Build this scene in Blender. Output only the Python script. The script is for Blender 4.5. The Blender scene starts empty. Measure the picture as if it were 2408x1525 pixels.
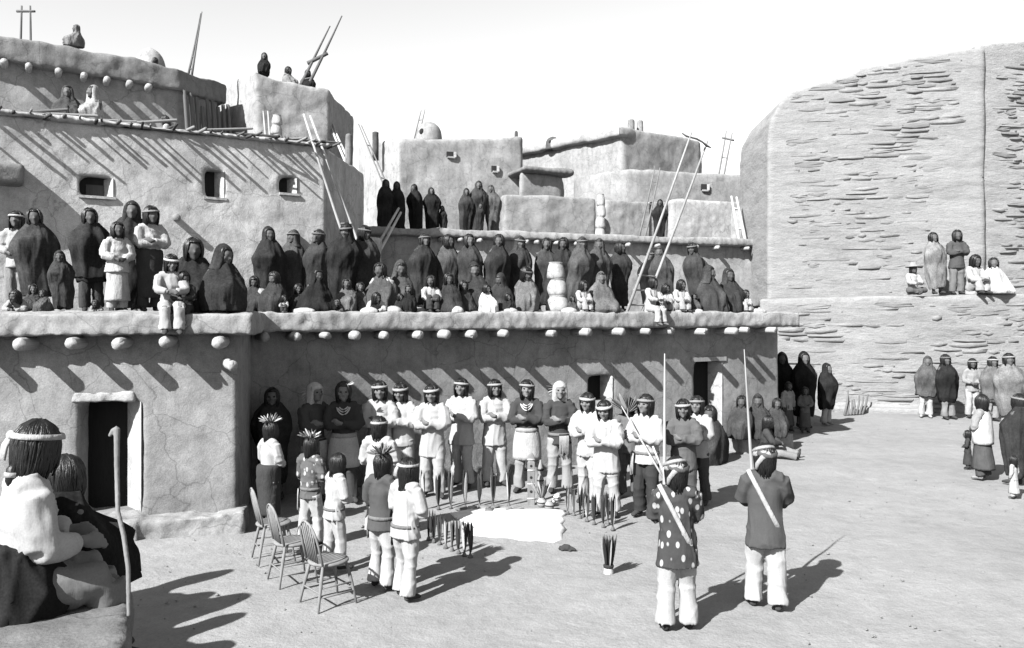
import bpy, bmesh, math, random
import numpy as np
from mathutils import Vector, Matrix

R = math.radians
SC = bpy.context.scene
COL = SC.collection
rnd = random.Random(7)

# ------------------------------------------------------------------ camera, sky, sun, exposure
EYE = 3.0
FV, CX, HZ = 1926.4, 1204.0, 735.0
cam_data = bpy.data.cameras.new('camera')
cam_data.lens = 28.8
cam_data.sensor_width = 36.0
cam_data.sensor_fit = 'HORIZONTAL'
cam_data.shift_y = -0.0114
cam_data.clip_start = 0.1
cam_data.clip_end = 3000
cam = bpy.data.objects.new('camera', cam_data)
COL.objects.link(cam)
cam.location = (0, 0, EYE)
cam.rotation_euler = (R(90), 0, 0)
SC.camera = cam

SUN_EL = R(39)
SUN_DIR = Vector((0.64 * math.cos(SUN_EL), 0.768 * math.cos(SUN_EL), -math.sin(SUN_EL))).normalized()
world = bpy.data.worlds.new('World')
SC.world = world
world.use_nodes = True
wn = world.node_tree
wn.nodes.clear()
sky = wn.nodes.new('ShaderNodeTexSky')
sky.sky_type = 'NISHITA'
sky.sun_disc = False
sky.sun_elevation = SUN_EL
sky.sun_rotation = math.atan2(-SUN_DIR.x, -SUN_DIR.y)
sky.air_density = 1.0
sky.dust_density = 3.0
sky.altitude = 1700
hsv = wn.nodes.new('ShaderNodeHueSaturation')
hsv.inputs['Saturation'].default_value = 0.0
bg = wn.nodes.new('ShaderNodeBackground')
bg.inputs['Strength'].default_value = 0.06
wo = wn.nodes.new('ShaderNodeOutputWorld')
wn.links.new(sky.outputs[0], hsv.inputs['Color'])
wn.links.new(hsv.outputs[0], bg.inputs['Color'])
wn.links.new(bg.outputs[0], wo.inputs['Surface'])

sun_data = bpy.data.lights.new('sun', 'SUN')
sun_data.energy = 5.0
sun_data.angle = R(0.6)
sun_data.color = (1, 1, 1)
sun = bpy.data.objects.new('sun', sun_data)
COL.objects.link(sun)
sun.rotation_euler = SUN_DIR.to_track_quat('-Z', 'Y').to_euler()
sun.location = (-20, -20, 30)

SC.view_settings.view_transform = 'Standard'
SC.view_settings.look = 'None'
SC.view_settings.gamma = 1.0
SC.view_settings.exposure = 2.05

# ------------------------------------------------------------------ helpers
def W(vx, vy, D):
    return Vector(((vx - CX) / FV * D, D, EYE - (vy - HZ) / FV * D))
def X_at(vx, D):
    return (vx - CX) / FV * D
def Z_at(vy, D):
    return EYE - (vy - HZ) / FV * D
def DG(vy):
    return EYE * FV / (vy - HZ)

def vnoise(P, seed=0):
    """smooth value noise in [-1, 1] for an (n,3) array"""
    P = np.asarray(P, dtype=np.float64)
    i = np.floor(P).astype(np.int64)
    f = P - i
    f = f * f * (3 - 2 * f)
    def hsh(a, b, c):
        n = (a * 374761393 + b * 668265263 + c * 2147483647 + seed * 1274126177) & 0xFFFFFFFF
        n = ((n ^ (n >> 13)) * 1274126177) & 0xFFFFFFFF
        return ((n ^ (n >> 16)) & 0xFFFF) / 32767.5 - 1.0
    r = 0
    for dx in (0, 1):
        wx = f[:, 0] if dx else 1 - f[:, 0]
        for dy in (0, 1):
            wy = f[:, 1] if dy else 1 - f[:, 1]
            for dz in (0, 1):
                wz = f[:, 2] if dz else 1 - f[:, 2]
                r = r + hsh(i[:, 0] + dx, i[:, 1] + dy, i[:, 2] + dz) * wx * wy * wz
    return r

def fbm(P, seed=0, o=3):
    P = np.asarray(P, dtype=np.float64)
    r, a = 0, 1.0
    for k in range(o):
        r = r + a * vnoise(P * (2.03 ** k), seed + 17 * k)
        a *= 0.5
    return r

class G:
    """collects closed shapes into one mesh"""
    def __init__(self):
        self.v, self.f = [], []
    def add(self, verts, faces, M=None):
        o = len(self.v)
        if M is not None:
            verts = [tuple(M @ Vector(p)) for p in verts]
        self.v.extend([tuple(p) for p in verts])
        self.f.extend([tuple(i + o for i in f) for f in faces])
        return self
    def loft(self, pts, rad, n=10, side=(1, 0, 0), M=None, rnd_cap=0.45):
        pts = [Vector(p) for p in pts]
        V, F = [], []
        m = len(pts)
        S = Vector(side)
        for i, p in enumerate(pts):
            t = (pts[min(i + 1, m - 1)] - pts[max(i - 1, 0)])
            t = t.normalized() if t.length > 1e-9 else Vector((0, 0, 1))
            s = S - t * S.dot(t)
            if s.length < 0.15:
                s = Vector((0, 1, 0)) - t * t.y
                if s.length < 0.15:
                    s = Vector((0, 0, 1)) - t * t.z
            s.normalize()
            b = t.cross(s)
            r = rad[i]
            a, c = (r, r) if not isinstance(r, (tuple, list)) else r
            for k in range(n):
                th = 2 * math.pi * k / n
                V.append(p + s * (a * math.cos(th)) + b * (c * math.sin(th)))
            if i == 0:
                cap0 = p - t * (min(a, c) * rnd_cap)
            if i == m - 1:
                cap1 = p + t * (min(a, c) * rnd_cap)
        for i in range(m - 1):
            for k in range(n):
                k2 = (k + 1) % n
                F.append((i * n + k, i * n + k2, (i + 1) * n + k2, (i + 1) * n + k))
        V.append(cap0); V.append(cap1)
        c0, c1 = m * n, m * n + 1
        for k in range(n):
            k2 = (k + 1) % n
            F.append((c0, k2, k))
            F.append((c1, (m - 1) * n + k, (m - 1) * n + k2))
        return self.add(V, F, M)
    def ell(self, c, r, M=None, n=12, m=8):
        c = Vector(c)
        V, F = [], []
        V.append(c + Vector((0, 0, r[2])))
        for i in range(1, m):
            ph = math.pi * i / m
            for k in range(n):
                th = 2 * math.pi * k / n
                V.append(c + Vector((r[0] * math.sin(ph) * math.cos(th), r[1] * math.sin(ph) * math.sin(th), r[2] * math.cos(ph))))
        V.append(c - Vector((0, 0, r[2])))
        for k in range(n):
            k2 = (k + 1) % n
            F.append((0, 1 + k, 1 + k2))
            for i in range(m - 2):
                a = 1 + i * n
                F.append((a + k, a + n + k, a + n + k2, a + k2))
            F.append((1 + (m - 2) * n + k, len(V) - 1, 1 + (m - 2) * n + k2))
        return self.add(V, F, M)
    def box(self, lo, hi, M=None):
        x0, y0, z0 = lo; x1, y1, z1 = hi
        V = [(x0, y0, z0), (x1, y0, z0), (x1, y1, z0), (x0, y1, z0), (x0, y0, z1), (x1, y0, z1), (x1, y1, z1), (x0, y1, z1)]
        F = [(0, 3, 2, 1), (4, 5, 6, 7), (0, 1, 5, 4), (1, 2, 6, 5), (2, 3, 7, 6), (3, 0, 4, 7)]
        return self.add(V, F, M)
    def prism(self, plan, z0, z1):
        """plan: XY points; z0, z1: one value or one per point"""
        n = len(plan)
        area = sum(plan[i][0] * plan[(i + 1) % n][1] - plan[(i + 1) % n][0] * plan[i][1] for i in range(n))
        z0 = list(z0) if isinstance(z0, (list, tuple)) else [z0] * n
        z1 = list(z1) if isinstance(z1, (list, tuple)) else [z1] * n
        if area < 0:
            plan, z0, z1 = plan[::-1], z0[::-1], z1[::-1]
        V = [(p[0], p[1], z0[i]) for i, p in enumerate(plan)] + [(p[0], p[1], z1[i]) for i, p in enumerate(plan)]
        F = [tuple(range(n))[::-1], tuple(range(n, 2 * n))]
        for i in range(n):
            j = (i + 1) % n
            F.append((i, j, n + j, n + i))
        return self.add(V, F)
    def drape(self, rings, n=24, cut=None, folds=(0, 7, 0), seam=None, seed=0, sub=2, M=None, hemw=0.0, lean=(0, 0), bumps=()):
        """rings: (z, cx, cy, rx, ry) bottom to top or top to bottom, splined; front is -Y at theta 0.
        cut = (half_angle, z_lo, z_hi, scale): pulls the front inside (face opening)."""
        rg = np.array(rings, float)
        t = np.arange(len(rg))
        tt = np.linspace(0, len(rg) - 1, (len(rg) - 1) * sub + 1)
        C = np.stack([np.interp(tt, t, rg[:, k]) for k in range(5)], 1)
        for _ in range(1 if sub > 1 else 0):
            C2 = C.copy()
            C2[1:-1] = (C[:-2] + 2 * C[1:-1] + C[2:]) / 4
            C = C2
        rr = np.random.RandomState(seed)
        ph = rr.rand(6) * 6.28
        th = np.arange(n) / n * 2 * np.pi
        tw = (th + np.pi) % (2 * np.pi) - np.pi
        V, F = [], []
        m = len(C)
        amp, kf, ztw = folds
        zmin, zmax = C[:, 0].min(), C[:, 0].max()
        for z, cx, cy, rx, ry in C:
            mul = np.ones(n)
            if amp:
                q1 = 1 - np.abs(np.sin(0.5 * kf * th + ph[0] + ztw * z * 4 + 0.5 * np.sin(2 * th + ph[5])))
                q2 = 1 - np.abs(np.sin(0.5 * (kf + 3) * th + ph[1] - ztw * z * 6 + 0.6 * np.sin(th * 3 + 6 * z)))
                mul += amp * ((q1 ** 1.6 - 0.35) * 1.1 * (0.6 + 0.4 * np.sin(5 * z + ph[2] + th)) + (q2 ** 1.6 - 0.35) * 0.8)
                mul += amp * 0.7 * np.sin(2 * th + ph[3]) * np.sin(7 * z + ph[4])
            if seam is not None:
                e = seam[0] + seam[1] * z
                d = (th - e + np.pi) % (2 * np.pi) - np.pi
                mul += seam[2] * np.where(d > 0, np.exp(-d * 1.6), 0)
            for (bt, bz, wt, wzz, ba) in bumps:
                d = (th - bt + np.pi) % (2 * np.pi) - np.pi
                mul += ba * np.exp(-(d / wt) ** 2) * math.exp(-((z - bz) / wzz) ** 2)
            if cut is not None and cut[1] < z < cut[2]:
                w = np.clip((cut[0] - np.abs(tw)) / 0.25, 0, 1)
                w = w * min(1, (cut[2] - z) / 0.012, (z - cut[1]) / 0.012)
                mul = mul * (1 - w * (1 - cut[3]))
            fz = max(0.0, 1 - (z - zmin) / max(1e-6, 0.35 * (zmax - zmin))) if hemw else 0
            for k in range(n):
                wz = hemw * fz * (math.sin(th[k] * 2 + ph[1]) + 0.6 * math.sin(th[k] * 5 + ph[2]) + 0.4 * math.sin(th[k] * 9 + ph[0]))
                V.append((cx + lean[0] * (z - zmin) + rx * mul[k] * math.sin(th[k]), cy + lean[1] * (z - zmin) - ry * mul[k] * math.cos(th[k]), z + wz))
        up = C[-1][0] > C[0][0]
        for i in range(m - 1):
            for k in range(n):
                k2 = (k + 1) % n
                q = (i * n + k, i * n + k2, (i + 1) * n + k2, (i + 1) * n + k)
                F.append(q if up else q[::-1])
        c0 = len(V); V.append((C[0][1], C[0][2], C[0][0]))
        c1 = len(V); V.append((C[-1][1], C[-1][2], C[-1][0]))
        for k in range(n):
            k2 = (k + 1) % n
            a = (c0, k2, k); b = (c1, (m - 1) * n + k, (m - 1) * n + k2)
            F.append(a if up else a[::-1]); F.append(b if up else b[::-1])
        return self.add(V, F, M)
    def mesh(self, name, smooth=True):
        me = bpy.data.meshes.new(name)
        me.from_pydata([tuple(p) for p in self.v], [], self.f)
        me.polygons.foreach_set('use_smooth', [smooth] * len(me.polygons))
        me.update()
        return me

def me_co(me):
    a = np.empty(len(me.vertices) * 3)
    me.vertices.foreach_get('co', a)
    return a.reshape(-1, 3)
def me_no(me):
    a = np.empty(len(me.vertices) * 3)
    me.vertices.foreach_get('normal', a)
    return a.reshape(-1, 3)
def me_set(me, co):
    me.vertices.foreach_set('co', np.ascontiguousarray(co, dtype=np.float64).ravel())
    me.update()

def remesh(g, name, voxel, smooth=3, disp=None, cut=None, fac=0.5):
    """union of overlapping closed shapes as one continuous surface"""
    tmp = bpy.data.objects.new('tmp', g.mesh(name))
    COL.objects.link(tmp)
    cutter = None
    if cut is not None and cut.v:
        cutter = bpy.data.objects.new('tmpcut', cut.mesh('cut'))
        COL.objects.link(cutter)
        b = tmp.modifiers.new('b', 'BOOLEAN')
        b.operation = 'DIFFERENCE'; b.solver = 'EXACT'; b.object = cutter
        b.use_self = True
    m = tmp.modifiers.new('r', 'REMESH')
    m.mode = 'VOXEL'; m.voxel_size = voxel; m.use_smooth_shade = True
    if smooth:
        s = tmp.modifiers.new('s', 'SMOOTH')
        s.factor = fac; s.iterations = smooth
    dg = bpy.context.evaluated_depsgraph_get()
    me = bpy.data.meshes.new_from_object(tmp.evaluated_get(dg))
    me.name = name
    me.materials.clear()
    old = tmp.data
    bpy.data.objects.remove(tmp)
    bpy.data.meshes.remove(old)
    if cutter:
        old = cutter.data
        bpy.data.objects.remove(cutter); bpy.data.meshes.remove(old)
    if disp is not None:
        co, no = me_co(me), me_no(me)
        me_set(me, disp(co, no))
    me.polygons.foreach_set('use_smooth', [True] * len(me.polygons))
    return me

def obj(name, me, mat=None, parent=None, M=None):
    if isinstance(me, G):
        me = me.mesh(name)
    o = bpy.data.objects.new(name, me)
    COL.objects.link(o)
    if mat is not None:
        if len(me.materials) == 0:
            me.materials.append(mat)
        elif me.materials[0] != mat:
            o.material_slots[0].link = 'OBJECT'
            o.material_slots[0].material = mat
    if parent is not None:
        o.parent = parent
    if M is not None:
        o.matrix_local = M
    return o

def thing(name, label, cat, loc=(0, 0, 0), rz=0, sc=1, group=None):
    o = bpy.data.objects.new(name, None)
    o.empty_display_size = 0.2
    COL.objects.link(o)
    o.location = loc
    o.rotation_euler = (0, 0, rz)
    o.scale = (sc, sc, sc)
    return tag(o, label, cat, group)
def tag(o, label, cat, group=None):
    o['label'] = label; o['category'] = cat
    if group: o['group'] = group
    return o
def struct(o, label=None):
    o['kind'] = 'structure'
    if label: o['label'] = label
    return o

# ------------------------------------------------------------------ materials (all neutral greys, as in the picture)
MATS = {}
ALB = 0.76   # overall reflectance; the exposure above is set to match
def mat(kind, val, **kw):
    val = val * ALB
    key = (kind, round(val, 4)) + tuple(sorted(kw.items()))
    if key in MATS: return MATS[key]
    m = bpy.data.materials.new('%s_%03d' % (kind, int(val * 1000)))
    m.use_nodes = True
    nt = m.node_tree
    N, L = nt.nodes, nt.links
    b = N['Principled BSDF']
    tc = N.new('ShaderNodeTexCoord')
    def noise(scale, detail=4, rough=0.6, stretch=None):
        t = N.new('ShaderNodeTexNoise')
        t.inputs['Scale'].default_value = scale
        t.inputs['Detail'].default_value = detail
        t.inputs['Roughness'].default_value = rough
        if stretch:
            mp = N.new('ShaderNodeMapping')
            mp.inputs['Scale'].default_value = stretch
            L.new(tc.outputs['Object'], mp.inputs[0]); L.new(mp.outputs[0], t.inputs['Vector'])
        else:
            L.new(tc.outputs['Object'], t.inputs['Vector'])
        return t.outputs['Fac']
    def ramp(fac, stops):
        r = N.new('ShaderNodeValToRGB')
        e = r.color_ramp.elements
        while len(e) < len(stops): e.new(0.5)
        for q, (p, c) in zip(e, stops):
            q.position = p; q.color = (c, c, c, 1)
        L.new(fac, r.inputs[0])
        return r.outputs[0]
    def mul(a, c):
        x = N.new('ShaderNodeMixRGB'); x.blend_type = 'MULTIPLY'; x.inputs[0].default_value = 1
        L.new(a, x.inputs[1]); L.new(c, x.inputs[2])
        return x.outputs[0]
    def bump(h, s, d, prev=None):
        x = N.new('ShaderNodeBump'); x.inputs['Strength'].default_value = s; x.inputs['Distance'].default_value = d
        L.new(h, x.inputs['Height'])
        if prev is not None: L.new(prev, x.inputs['Normal'])
        return x.outputs[0]
    rough = 0.9
    b.inputs['Specular IOR Level'].default_value = 0.02 if kind in ('cloth', 'weave', 'spots', 'blanket', 'linen') else 0.12
    if kind == 'adobe':
        c = mul(ramp(noise(0.9, 6, 0.65), [(0.32, val * 0.72), (0.52, val), (0.70, val * 1.22)]),
                ramp(noise(6, 6, 0.75), [(0.3, 0.74), (0.5, 0.98), (0.7, 1.14)]))
        c = mul(c, ramp(noise(2.4, 5, 0.65, (2.6, 2.6, 0.28)), [(0.28, 0.76), (0.42, 0.96), (0.62, 1.04)]))
        c = mul(c, ramp(noise(60, 2, 0.5), [(0.3, 0.84), (0.7, 1.1)]))
        vc = N.new('ShaderNodeTexVoronoi'); vc.feature = 'DISTANCE_TO_EDGE'; vc.inputs['Scale'].default_value = 1.3
        wv = N.new('ShaderNodeMixRGB'); wv.blend_type = 'ADD'; wv.inputs[0].default_value = 0.35
        nz = N.new('ShaderNodeTexNoise'); nz.inputs['Scale'].default_value = 2.5; nz.inputs['Detail'].default_value = 6
        L.new(tc.outputs['Object'], nz.inputs['Vector']); L.new(tc.outputs['Object'], wv.inputs[1]); L.new(nz.outputs['Color'], wv.inputs[2]); L.new(wv.outputs[0], vc.inputs['Vector'])
        ck = ramp(vc.outputs['Distance'], [(0.0, 0.62), (0.012, 0.98), (0.03, 1.0)])
        c = mul(c, ck)
        nrm = bump(noise(5, 6, 0.7), 0.3, 0.05)
        nrm = bump(noise(38, 4, 0.7), 0.35, 0.012, nrm)
    elif kind == 'ground':
        c = mul(ramp(noise(0.35, 6, 0.6), [(0.3, val * 0.84), (0.55, val), (0.75, val * 1.08)]),
                ramp(noise(3.2, 6, 0.7), [(0.3, 0.84), (0.6, 1.03)]))
        c = mul(c, ramp(noise(45, 3, 0.6), [(0.3, 0.84), (0.7, 1.06)]))
        nrm = bump(noise(3, 6, 0.7), 0.45, 0.07)
        nrm = bump(noise(9, 4, 0.6), 0.35, 0.03, nrm)
        nrm = bump(noise(40, 4, 0.7), 0.5, 0.014, nrm)
    elif kind == 'stone':
        c = mul(ramp(noise(1.1, 6, 0.65, (0.5, 0.5, 2.6)), [(0.3, val * 0.78), (0.5, val), (0.7, val * 1.1)]),
                ramp(noise(5, 6, 0.7, (0.6, 0.6, 3.5)), [(0.3, 0.78), (0.55, 1.0), (0.75, 1.06)]))
        c = mul(c, ramp(noise(26, 3, 0.6), [(0.3, 0.84), (0.7, 1.08)]))
        nrm = bump(noise(2.6, 7, 0.72, (0.7, 0.7, 2.0)), 0.5, 0.10)
        nrm = bump(noise(22, 4, 0.7), 0.4, 0.02, nrm)
    elif kind == 'cloth':
        c = mul(ramp(noise(9, 4, 0.6), [(0.3, val * 0.80), (0.55, val), (0.75, val * 1.12)]),
                ramp(noise(120, 2, 0.5), [(0.3, 0.86), (0.7, 1.08)]))
        nrm = bump(noise(11, 5, 0.62, (1.5, 1.5, 0.55)), 0.8, 0.03)
        nrm = bump(noise(90, 2, 0.5), 0.25, 0.003, nrm)
        rough = 0.95
    elif kind == 'spots':
        vo = N.new('ShaderNodeTexVoronoi'); vo.inputs['Scale'].default_value = 21.0
        vo.inputs['Randomness'].default_value = 0.7
        mp = N.new('ShaderNodeMapping'); mp.inputs['Scale'].default_value = (1.1, 1.1, 0.66)
        L.new(tc.outputs['Object'], mp.inputs[0]); L.new(mp.outputs[0], vo.inputs['Vector'])
        c = mul(ramp(vo.outputs['Distance'], [(0.27, kw.get('dot', 0.55) * ALB), (0.33, val)]), ramp(noise(14, 4), [(0.3, 0.8), (0.7, 1.1)]))
        nrm = bump(noise(16, 4, 0.6, (1.4, 1.4, 0.5)), 0.5, 0.02)
    elif kind == 'linen':
        c = mul(ramp(noise(6, 4, 0.6), [(0.3, val * 0.88), (0.6, val), (0.8, val * 1.05)]), ramp(noise(160, 2, 0.5), [(0.3, 0.9), (0.7, 1.05)]))
        nrm = bump(noise(10, 4, 0.55, (1.5, 1.5, 0.5)), 0.45, 0.018)
        rough = 0.95
    elif kind == 'blanket':
        c = mul(ramp(noise(4.5, 5, 0.62), [(0.3, val * 0.6), (0.52, val), (0.72, val * 1.6)]),
                ramp(noise(70, 3, 0.55), [(0.3, 0.7), (0.7, 1.25)]))
        nrm = bump(noise(6.0, 2, 0.45, (1.5, 1.5, 0.45)), 0.8, 0.09)
        nrm = bump(noise(90, 2, 0.5), 0.3, 0.003, nrm)
        rough = 0.95
    elif kind == 'weave':
        c = mul(ramp(noise(5, 5, 0.65), [(0.3, val * 0.65), (0.55, val), (0.75, val * 1.35)]),
                ramp(noise(150, 2, 0.5), [(0.3, 0.75), (0.7, 1.15)]))
        nrm = bump(noise(14, 4, 0.6, (1.2, 1.2, 0.35)), 0.3, 0.012)
        nrm = bump(noise(140, 2, 0.5), 0.3, 0.002, nrm)
        rough = 0.95
    elif kind == 'skin':
        c = ramp(noise(20, 3), [(0.3, val * 0.85), (0.7, val * 1.1)])
        nrm = bump(noise(60, 3), 0.15, 0.004); rough = 0.6
    elif kind == 'hair':
        c = ramp(noise(40, 3, 0.6, (1, 1, 0.15)), [(0.3, val * 0.5), (0.7, val * 1.5)])
        nrm = bump(noise(45, 4, 0.6, (1, 1, 0.3)), 0.8, 0.012); rough = 0.42
        b.inputs['Specular IOR Level'].default_value = 0.25
    elif kind == 'wood':
        c = mul(ramp(noise(3, 5, 0.6, (1, 1, 0.2)), [(0.3, val * 0.7), (0.6, val), (0.8, val * 1.15)]),
                ramp(noise(30, 4, 0.7, (1, 1, 0.1)), [(0.3, 0.75), (0.7, 1.1)]))
        nrm = bump(noise(30, 4, 0.7, (1, 1, 0.1)), 0.5, 0.01); rough = 0.8
    else:
        c = ramp(noise(12, 4), [(0.3, val * 0.85), (0.7, val * 1.1)])
        nrm = bump(noise(30, 3), 0.2, 0.01)
    L.new(c, b.inputs['Base Color'])
    L.new(nrm, b.inputs['Normal'])
    b.inputs['Roughness'].default_value = rough
    MATS[key] = m
    return m

# ------------------------------------------------------------------ ground
def axis(lo, hi, step, far):
    a = list(np.arange(lo, hi, step))
    d, x = step, hi
    up = []
    while x < far:
        up.append(x); d *= 1.35; x += d
    up.append(far)
    d, x = step, lo
    dn = []
    while x > -far:
        d *= 1.35; x -= d; dn.append(x)
    return np.array(sorted(dn) + a + up)
def build_ground():
    xs, ys = axis(-8, 14, 0.11, 900), axis(6.5, 26, 0.11, 900)
    Xg, Yg = np.meshgrid(xs, ys)
    P = np.stack([Xg.ravel(), Yg.ravel(), np.zeros(Xg.size)], 1)
    near = np.clip(1 - np.maximum(np.abs(P[:, 0] - 3) - 12, 0) / 12, 0, 1) * np.clip(1 - np.maximum(np.abs(P[:, 1] - 16) - 11, 0) / 12, 0, 1)
    P[:, 2] = near * (0.022 * fbm(P * 0.5, 3, 3) + 0.008 * fbm(P * 2.6, 9, 2)) - 0.012
    nx, ny = len(xs), len(ys)
    idx = np.arange(nx * ny).reshape(ny, nx)
    F = np.stack([idx[:-1, :-1], idx[:-1, 1:], idx[1:, 1:], idx[1:, :-1]], -1).reshape(-1, 4)
    me = bpy.data.meshes.new('ground')
    me.from_pydata(P.tolist(), [], F.tolist())
    me.polygons.foreach_set('use_smooth', [True] * len(me.polygons))
    o = obj('ground', me, mat('ground', 0.20))
    struct(o, 'pale packed earth of the open plaza')
build_ground()

# small stones lying about the plaza
g = G()
for i in range(900):
    D = 7.2 + 17 * rnd.random() ** 1.2
    x = rnd.uniform(-0.66, 0.66) * D
    if D > 13 + 0.45 * x and x < 6: continue
    r = rnd.uniform(0.004, 0.014) * (1 + 0.9 * (rnd.random() < 0.06))
    M = Matrix.Translation((x, D, 0)) @ Matrix.Rotation(rnd.random() * 6, 4, 'Z')
    g.ell((0, 0, r * 0.1), (r * rnd.uniform(0.9, 1.7), r, r * 0.6), M, n=6, m=4)
o = obj('gravel', g, mat('pebble', 0.15))
o['kind'] = 'stuff'; o['label'] = 'small pebbles scattered over the plaza earth'; o['category'] = 'gravel'

# ------------------------------------------------------------------ adobe buildings
class Line:
    """a wall's foot line from a to b (seen left to right); u runs along it, n points out to the plaza"""
    def __init__(s, a, b):
        s.a, s.b = Vector(a), Vector(b)
        d = s.b - s.a
        s.L = d.length
        s.d = d / s.L
        s.n = Vector((s.d.y, -s.d.x))
    def u(s, vx, off=0):
        k = (vx - CX) / FV
        a = s.a + s.n * off
        return (k * a.y - a.x) / (s.d.x - k * s.d.y)
    def p(s, u, off=0):
        return s.a + s.d * u + s.n * off
    def D(s, vx, off=0):
        return s.p(s.u(vx, off), off).y
    def z(s, vx, vy, off=0):
        return Z_at(vy, s.D(vx, off))
    def pt(s, u, off, z):
        p = s.p(u, off)
        return Vector((p.x, p.y, z))

def hole(cut, ln, u0, u1, z0, z1, depth):
    pl = [ln.p(u0, 0.6), ln.p(u1, 0.6), ln.p(u1, -depth), ln.p(u0, -depth)]
    cut.prism([(p.x, p.y) for p in pl], z0, z1)

def mud(seed, amp=0.03, fine=0.008, scale=1.0):
    def f(co, no):
        d = amp * fbm(co * 0.9 * scale, seed, 3) + fine * fbm(co * 5.0 * scale, seed + 5, 2)
        return co + no * d[:, None]
    return f

def adobe(parent, name, shapes, voxel, matl, cut=None, seed=1, amp=0.03, fine=0.008, smooth=3, scale=1.0):
    me = remesh(shapes, name, voxel, smooth, mud(seed, amp, fine, scale), cut)
    return obj(name, me, matl, parent)

def splay(parent, ln, u_out, u_in, depth, z0, z1, val=0.62):
    """splayed reveal of an opening; pale tone is whitewash plus its painted-in sunlit edge"""
    g = G()
    a, b, c = ln.p(u_out, 0.006), ln.p(u_in, -depth), ln.p(u_out + 0.05 * (1 if u_out > u_in else -1), -depth)
    g.prism([(a.x, a.y), (b.x, b.y), (c.x, c.y)], z0, z1)
    o = obj('jamb', g.mesh('jamb', False), mat('adobe', val * 0.6), parent)
    return o
def panel(parent, name, ln, u0, u1, z0, z1, off, th, m, rough=0.0):
    g = G()
    p = [ln.p(u0, off), ln.p(u1, off), ln.p(u1, off - th), ln.p(u0, off - th)]
    g.prism([(q.x, q.y) for q in p], z0, z1)
    return obj(name, g.mesh(name, False), m, parent)

def log_mesh(seed, L, r):
    g = G()
    rr = random.Random(seed)
    pts = [(0, 0, 0), (0, 0, L * 0.35), (0, 0, L * 0.7), (0, 0, L * 0.985), (0, 0, L)]
    g.loft(pts, [r, r * rr.uniform(0.95, 1.05), r * rr.uniform(0.95, 1.05), r, r * 0.92], n=14, rnd_cap=0.0)
    me = g.mesh('viga')
    co = me_co(me)
    me_set(me, co + np.stack([0.06 * r * vnoise(co * 2.2, seed), 0.06 * r * vnoise(co * 2.2, seed + 1), 0.02 * L * vnoise(co * 3, seed + 2)], 1))
    return me
LOGS = [log_mesh(40 + i, 1.0, 1.0) for i in range(4)]
def viga(parent, base, direction, L, r, name='viga', val=0.29, tilt=0):
    d = Vector(direction).normalized()
    q = d.to_track_quat('Z', 'Y').to_matrix().to_4x4()
    M = Matrix.Translation(base) @ q @ Matrix.Rotation(rnd.random() * 6, 4, 'Z') @ Matrix.Diagonal((r, r * rnd.uniform(0.85, 1.0), L, 1))
    return obj(name, LOGS[rnd.randrange(4)], mat('wood', val), parent, M)

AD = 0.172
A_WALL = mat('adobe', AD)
A_SLAB = mat('adobe', 0.215)
DARK = mat('wood', 0.012)  # near-black panels paint the dark of unlit rooms inside openings

# ---- the ground-floor house with the doorway and the seated onlooker (projects toward the plaza)
FR = Vector((-3.81, 11.4)); dl = Vector((-math.cos(R(12)), -math.sin(R(12))))
FLc = FR + dl * 7.6
L1 = Line(FLc, FR)
SLAB_Z0, ROOF = 2.70, 3.0
house_a = thing('adobe_house', 'adobe house at the picture edge with a tall dark doorway and roof beam ends', 'house', (FR.x - 3, FR.y + 1, 0))
house_a.location = (0, 0, 0)
g, c = G(), G()
g.prism([(FLc.x, FLc.y), (FR.x, FR.y), (-4.35, 13.9), (-11.5, 16.5)], -0.1, 2.78)
d0, d1 = L1.u(183), L1.u(332)
dz0, dz1 = L1.z(240, 1212), L1.z(240, 944)
hole(c, L1, d0, d1, dz0, dz1, 0.9)
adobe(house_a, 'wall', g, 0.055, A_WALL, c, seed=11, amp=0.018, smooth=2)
splay(house_a, L1, d1, L1.u(300, -0.42), 0.42, dz0 + 0.01, dz1 - 0.02, 0.5)
panel(house_a, 'door_shade_panel', L1, d0 - 0.05, d1, dz0 - 0.05, dz1 + 0.05, -0.43, 0.05, DARK)  # dark panel paints in the shaded interior of the doorway
g = G(); q = [L1.p(d0 - 0.08, 0.03), L1.p(d1 - 0.08, 0.03), L1.p(d1 - 0.08, -0.2), L1.p(d0 - 0.08, -0.2)]
g.prism([(k.x, k.y) for k in q], dz1 - 0.01, dz1 + 0.13)
adobe(house_a, 'lintel', g, 0.03, mat('adobe', 0.26), seed=15, amp=0.02, fine=0.012, scale=2)
g = G()
p = [L1.p(L1.u(322), 0.34), L1.p(L1.L + 0.12, 0.30), L1.p(L1.L + 0.12, -0.2), L1.p(L1.u(322), -0.2)]
g.prism([(q.x, q.y) for q in p], -0.1, [0.20, 0.30, 0.30, 0.22])
p = [L1.p(d0 - 2.5, 0.5), L1.p(L1.u(322) + 0.1, 0.42), L1.p(L1.u(322) + 0.1, -0.2), L1.p(d0 - 2.5, -0.2)]
g.prism([(q.x, q.y) for q in p], -0.1, dz0 - 0.02)
adobe(house_a, 'plinth', g, 0.04, mat('adobe', 0.224), seed=13, amp=0.045, fine=0.02, scale=1.6)
g = G()
p = [L1.p(-0.2, 0.36), L1.p(L1.L + 0.22, 0.34), Vector((-4.2, 14.4)), Vector((-11.5, 16.8))]
g.prism([(q.x, q.y) for q in p], SLAB_Z0, ROOF)
adobe(house_a, 'roof_slab', g, 0.045, A_SLAB, seed=17, amp=0.02, fine=0.02, scale=1.9, smooth=2)
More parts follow.
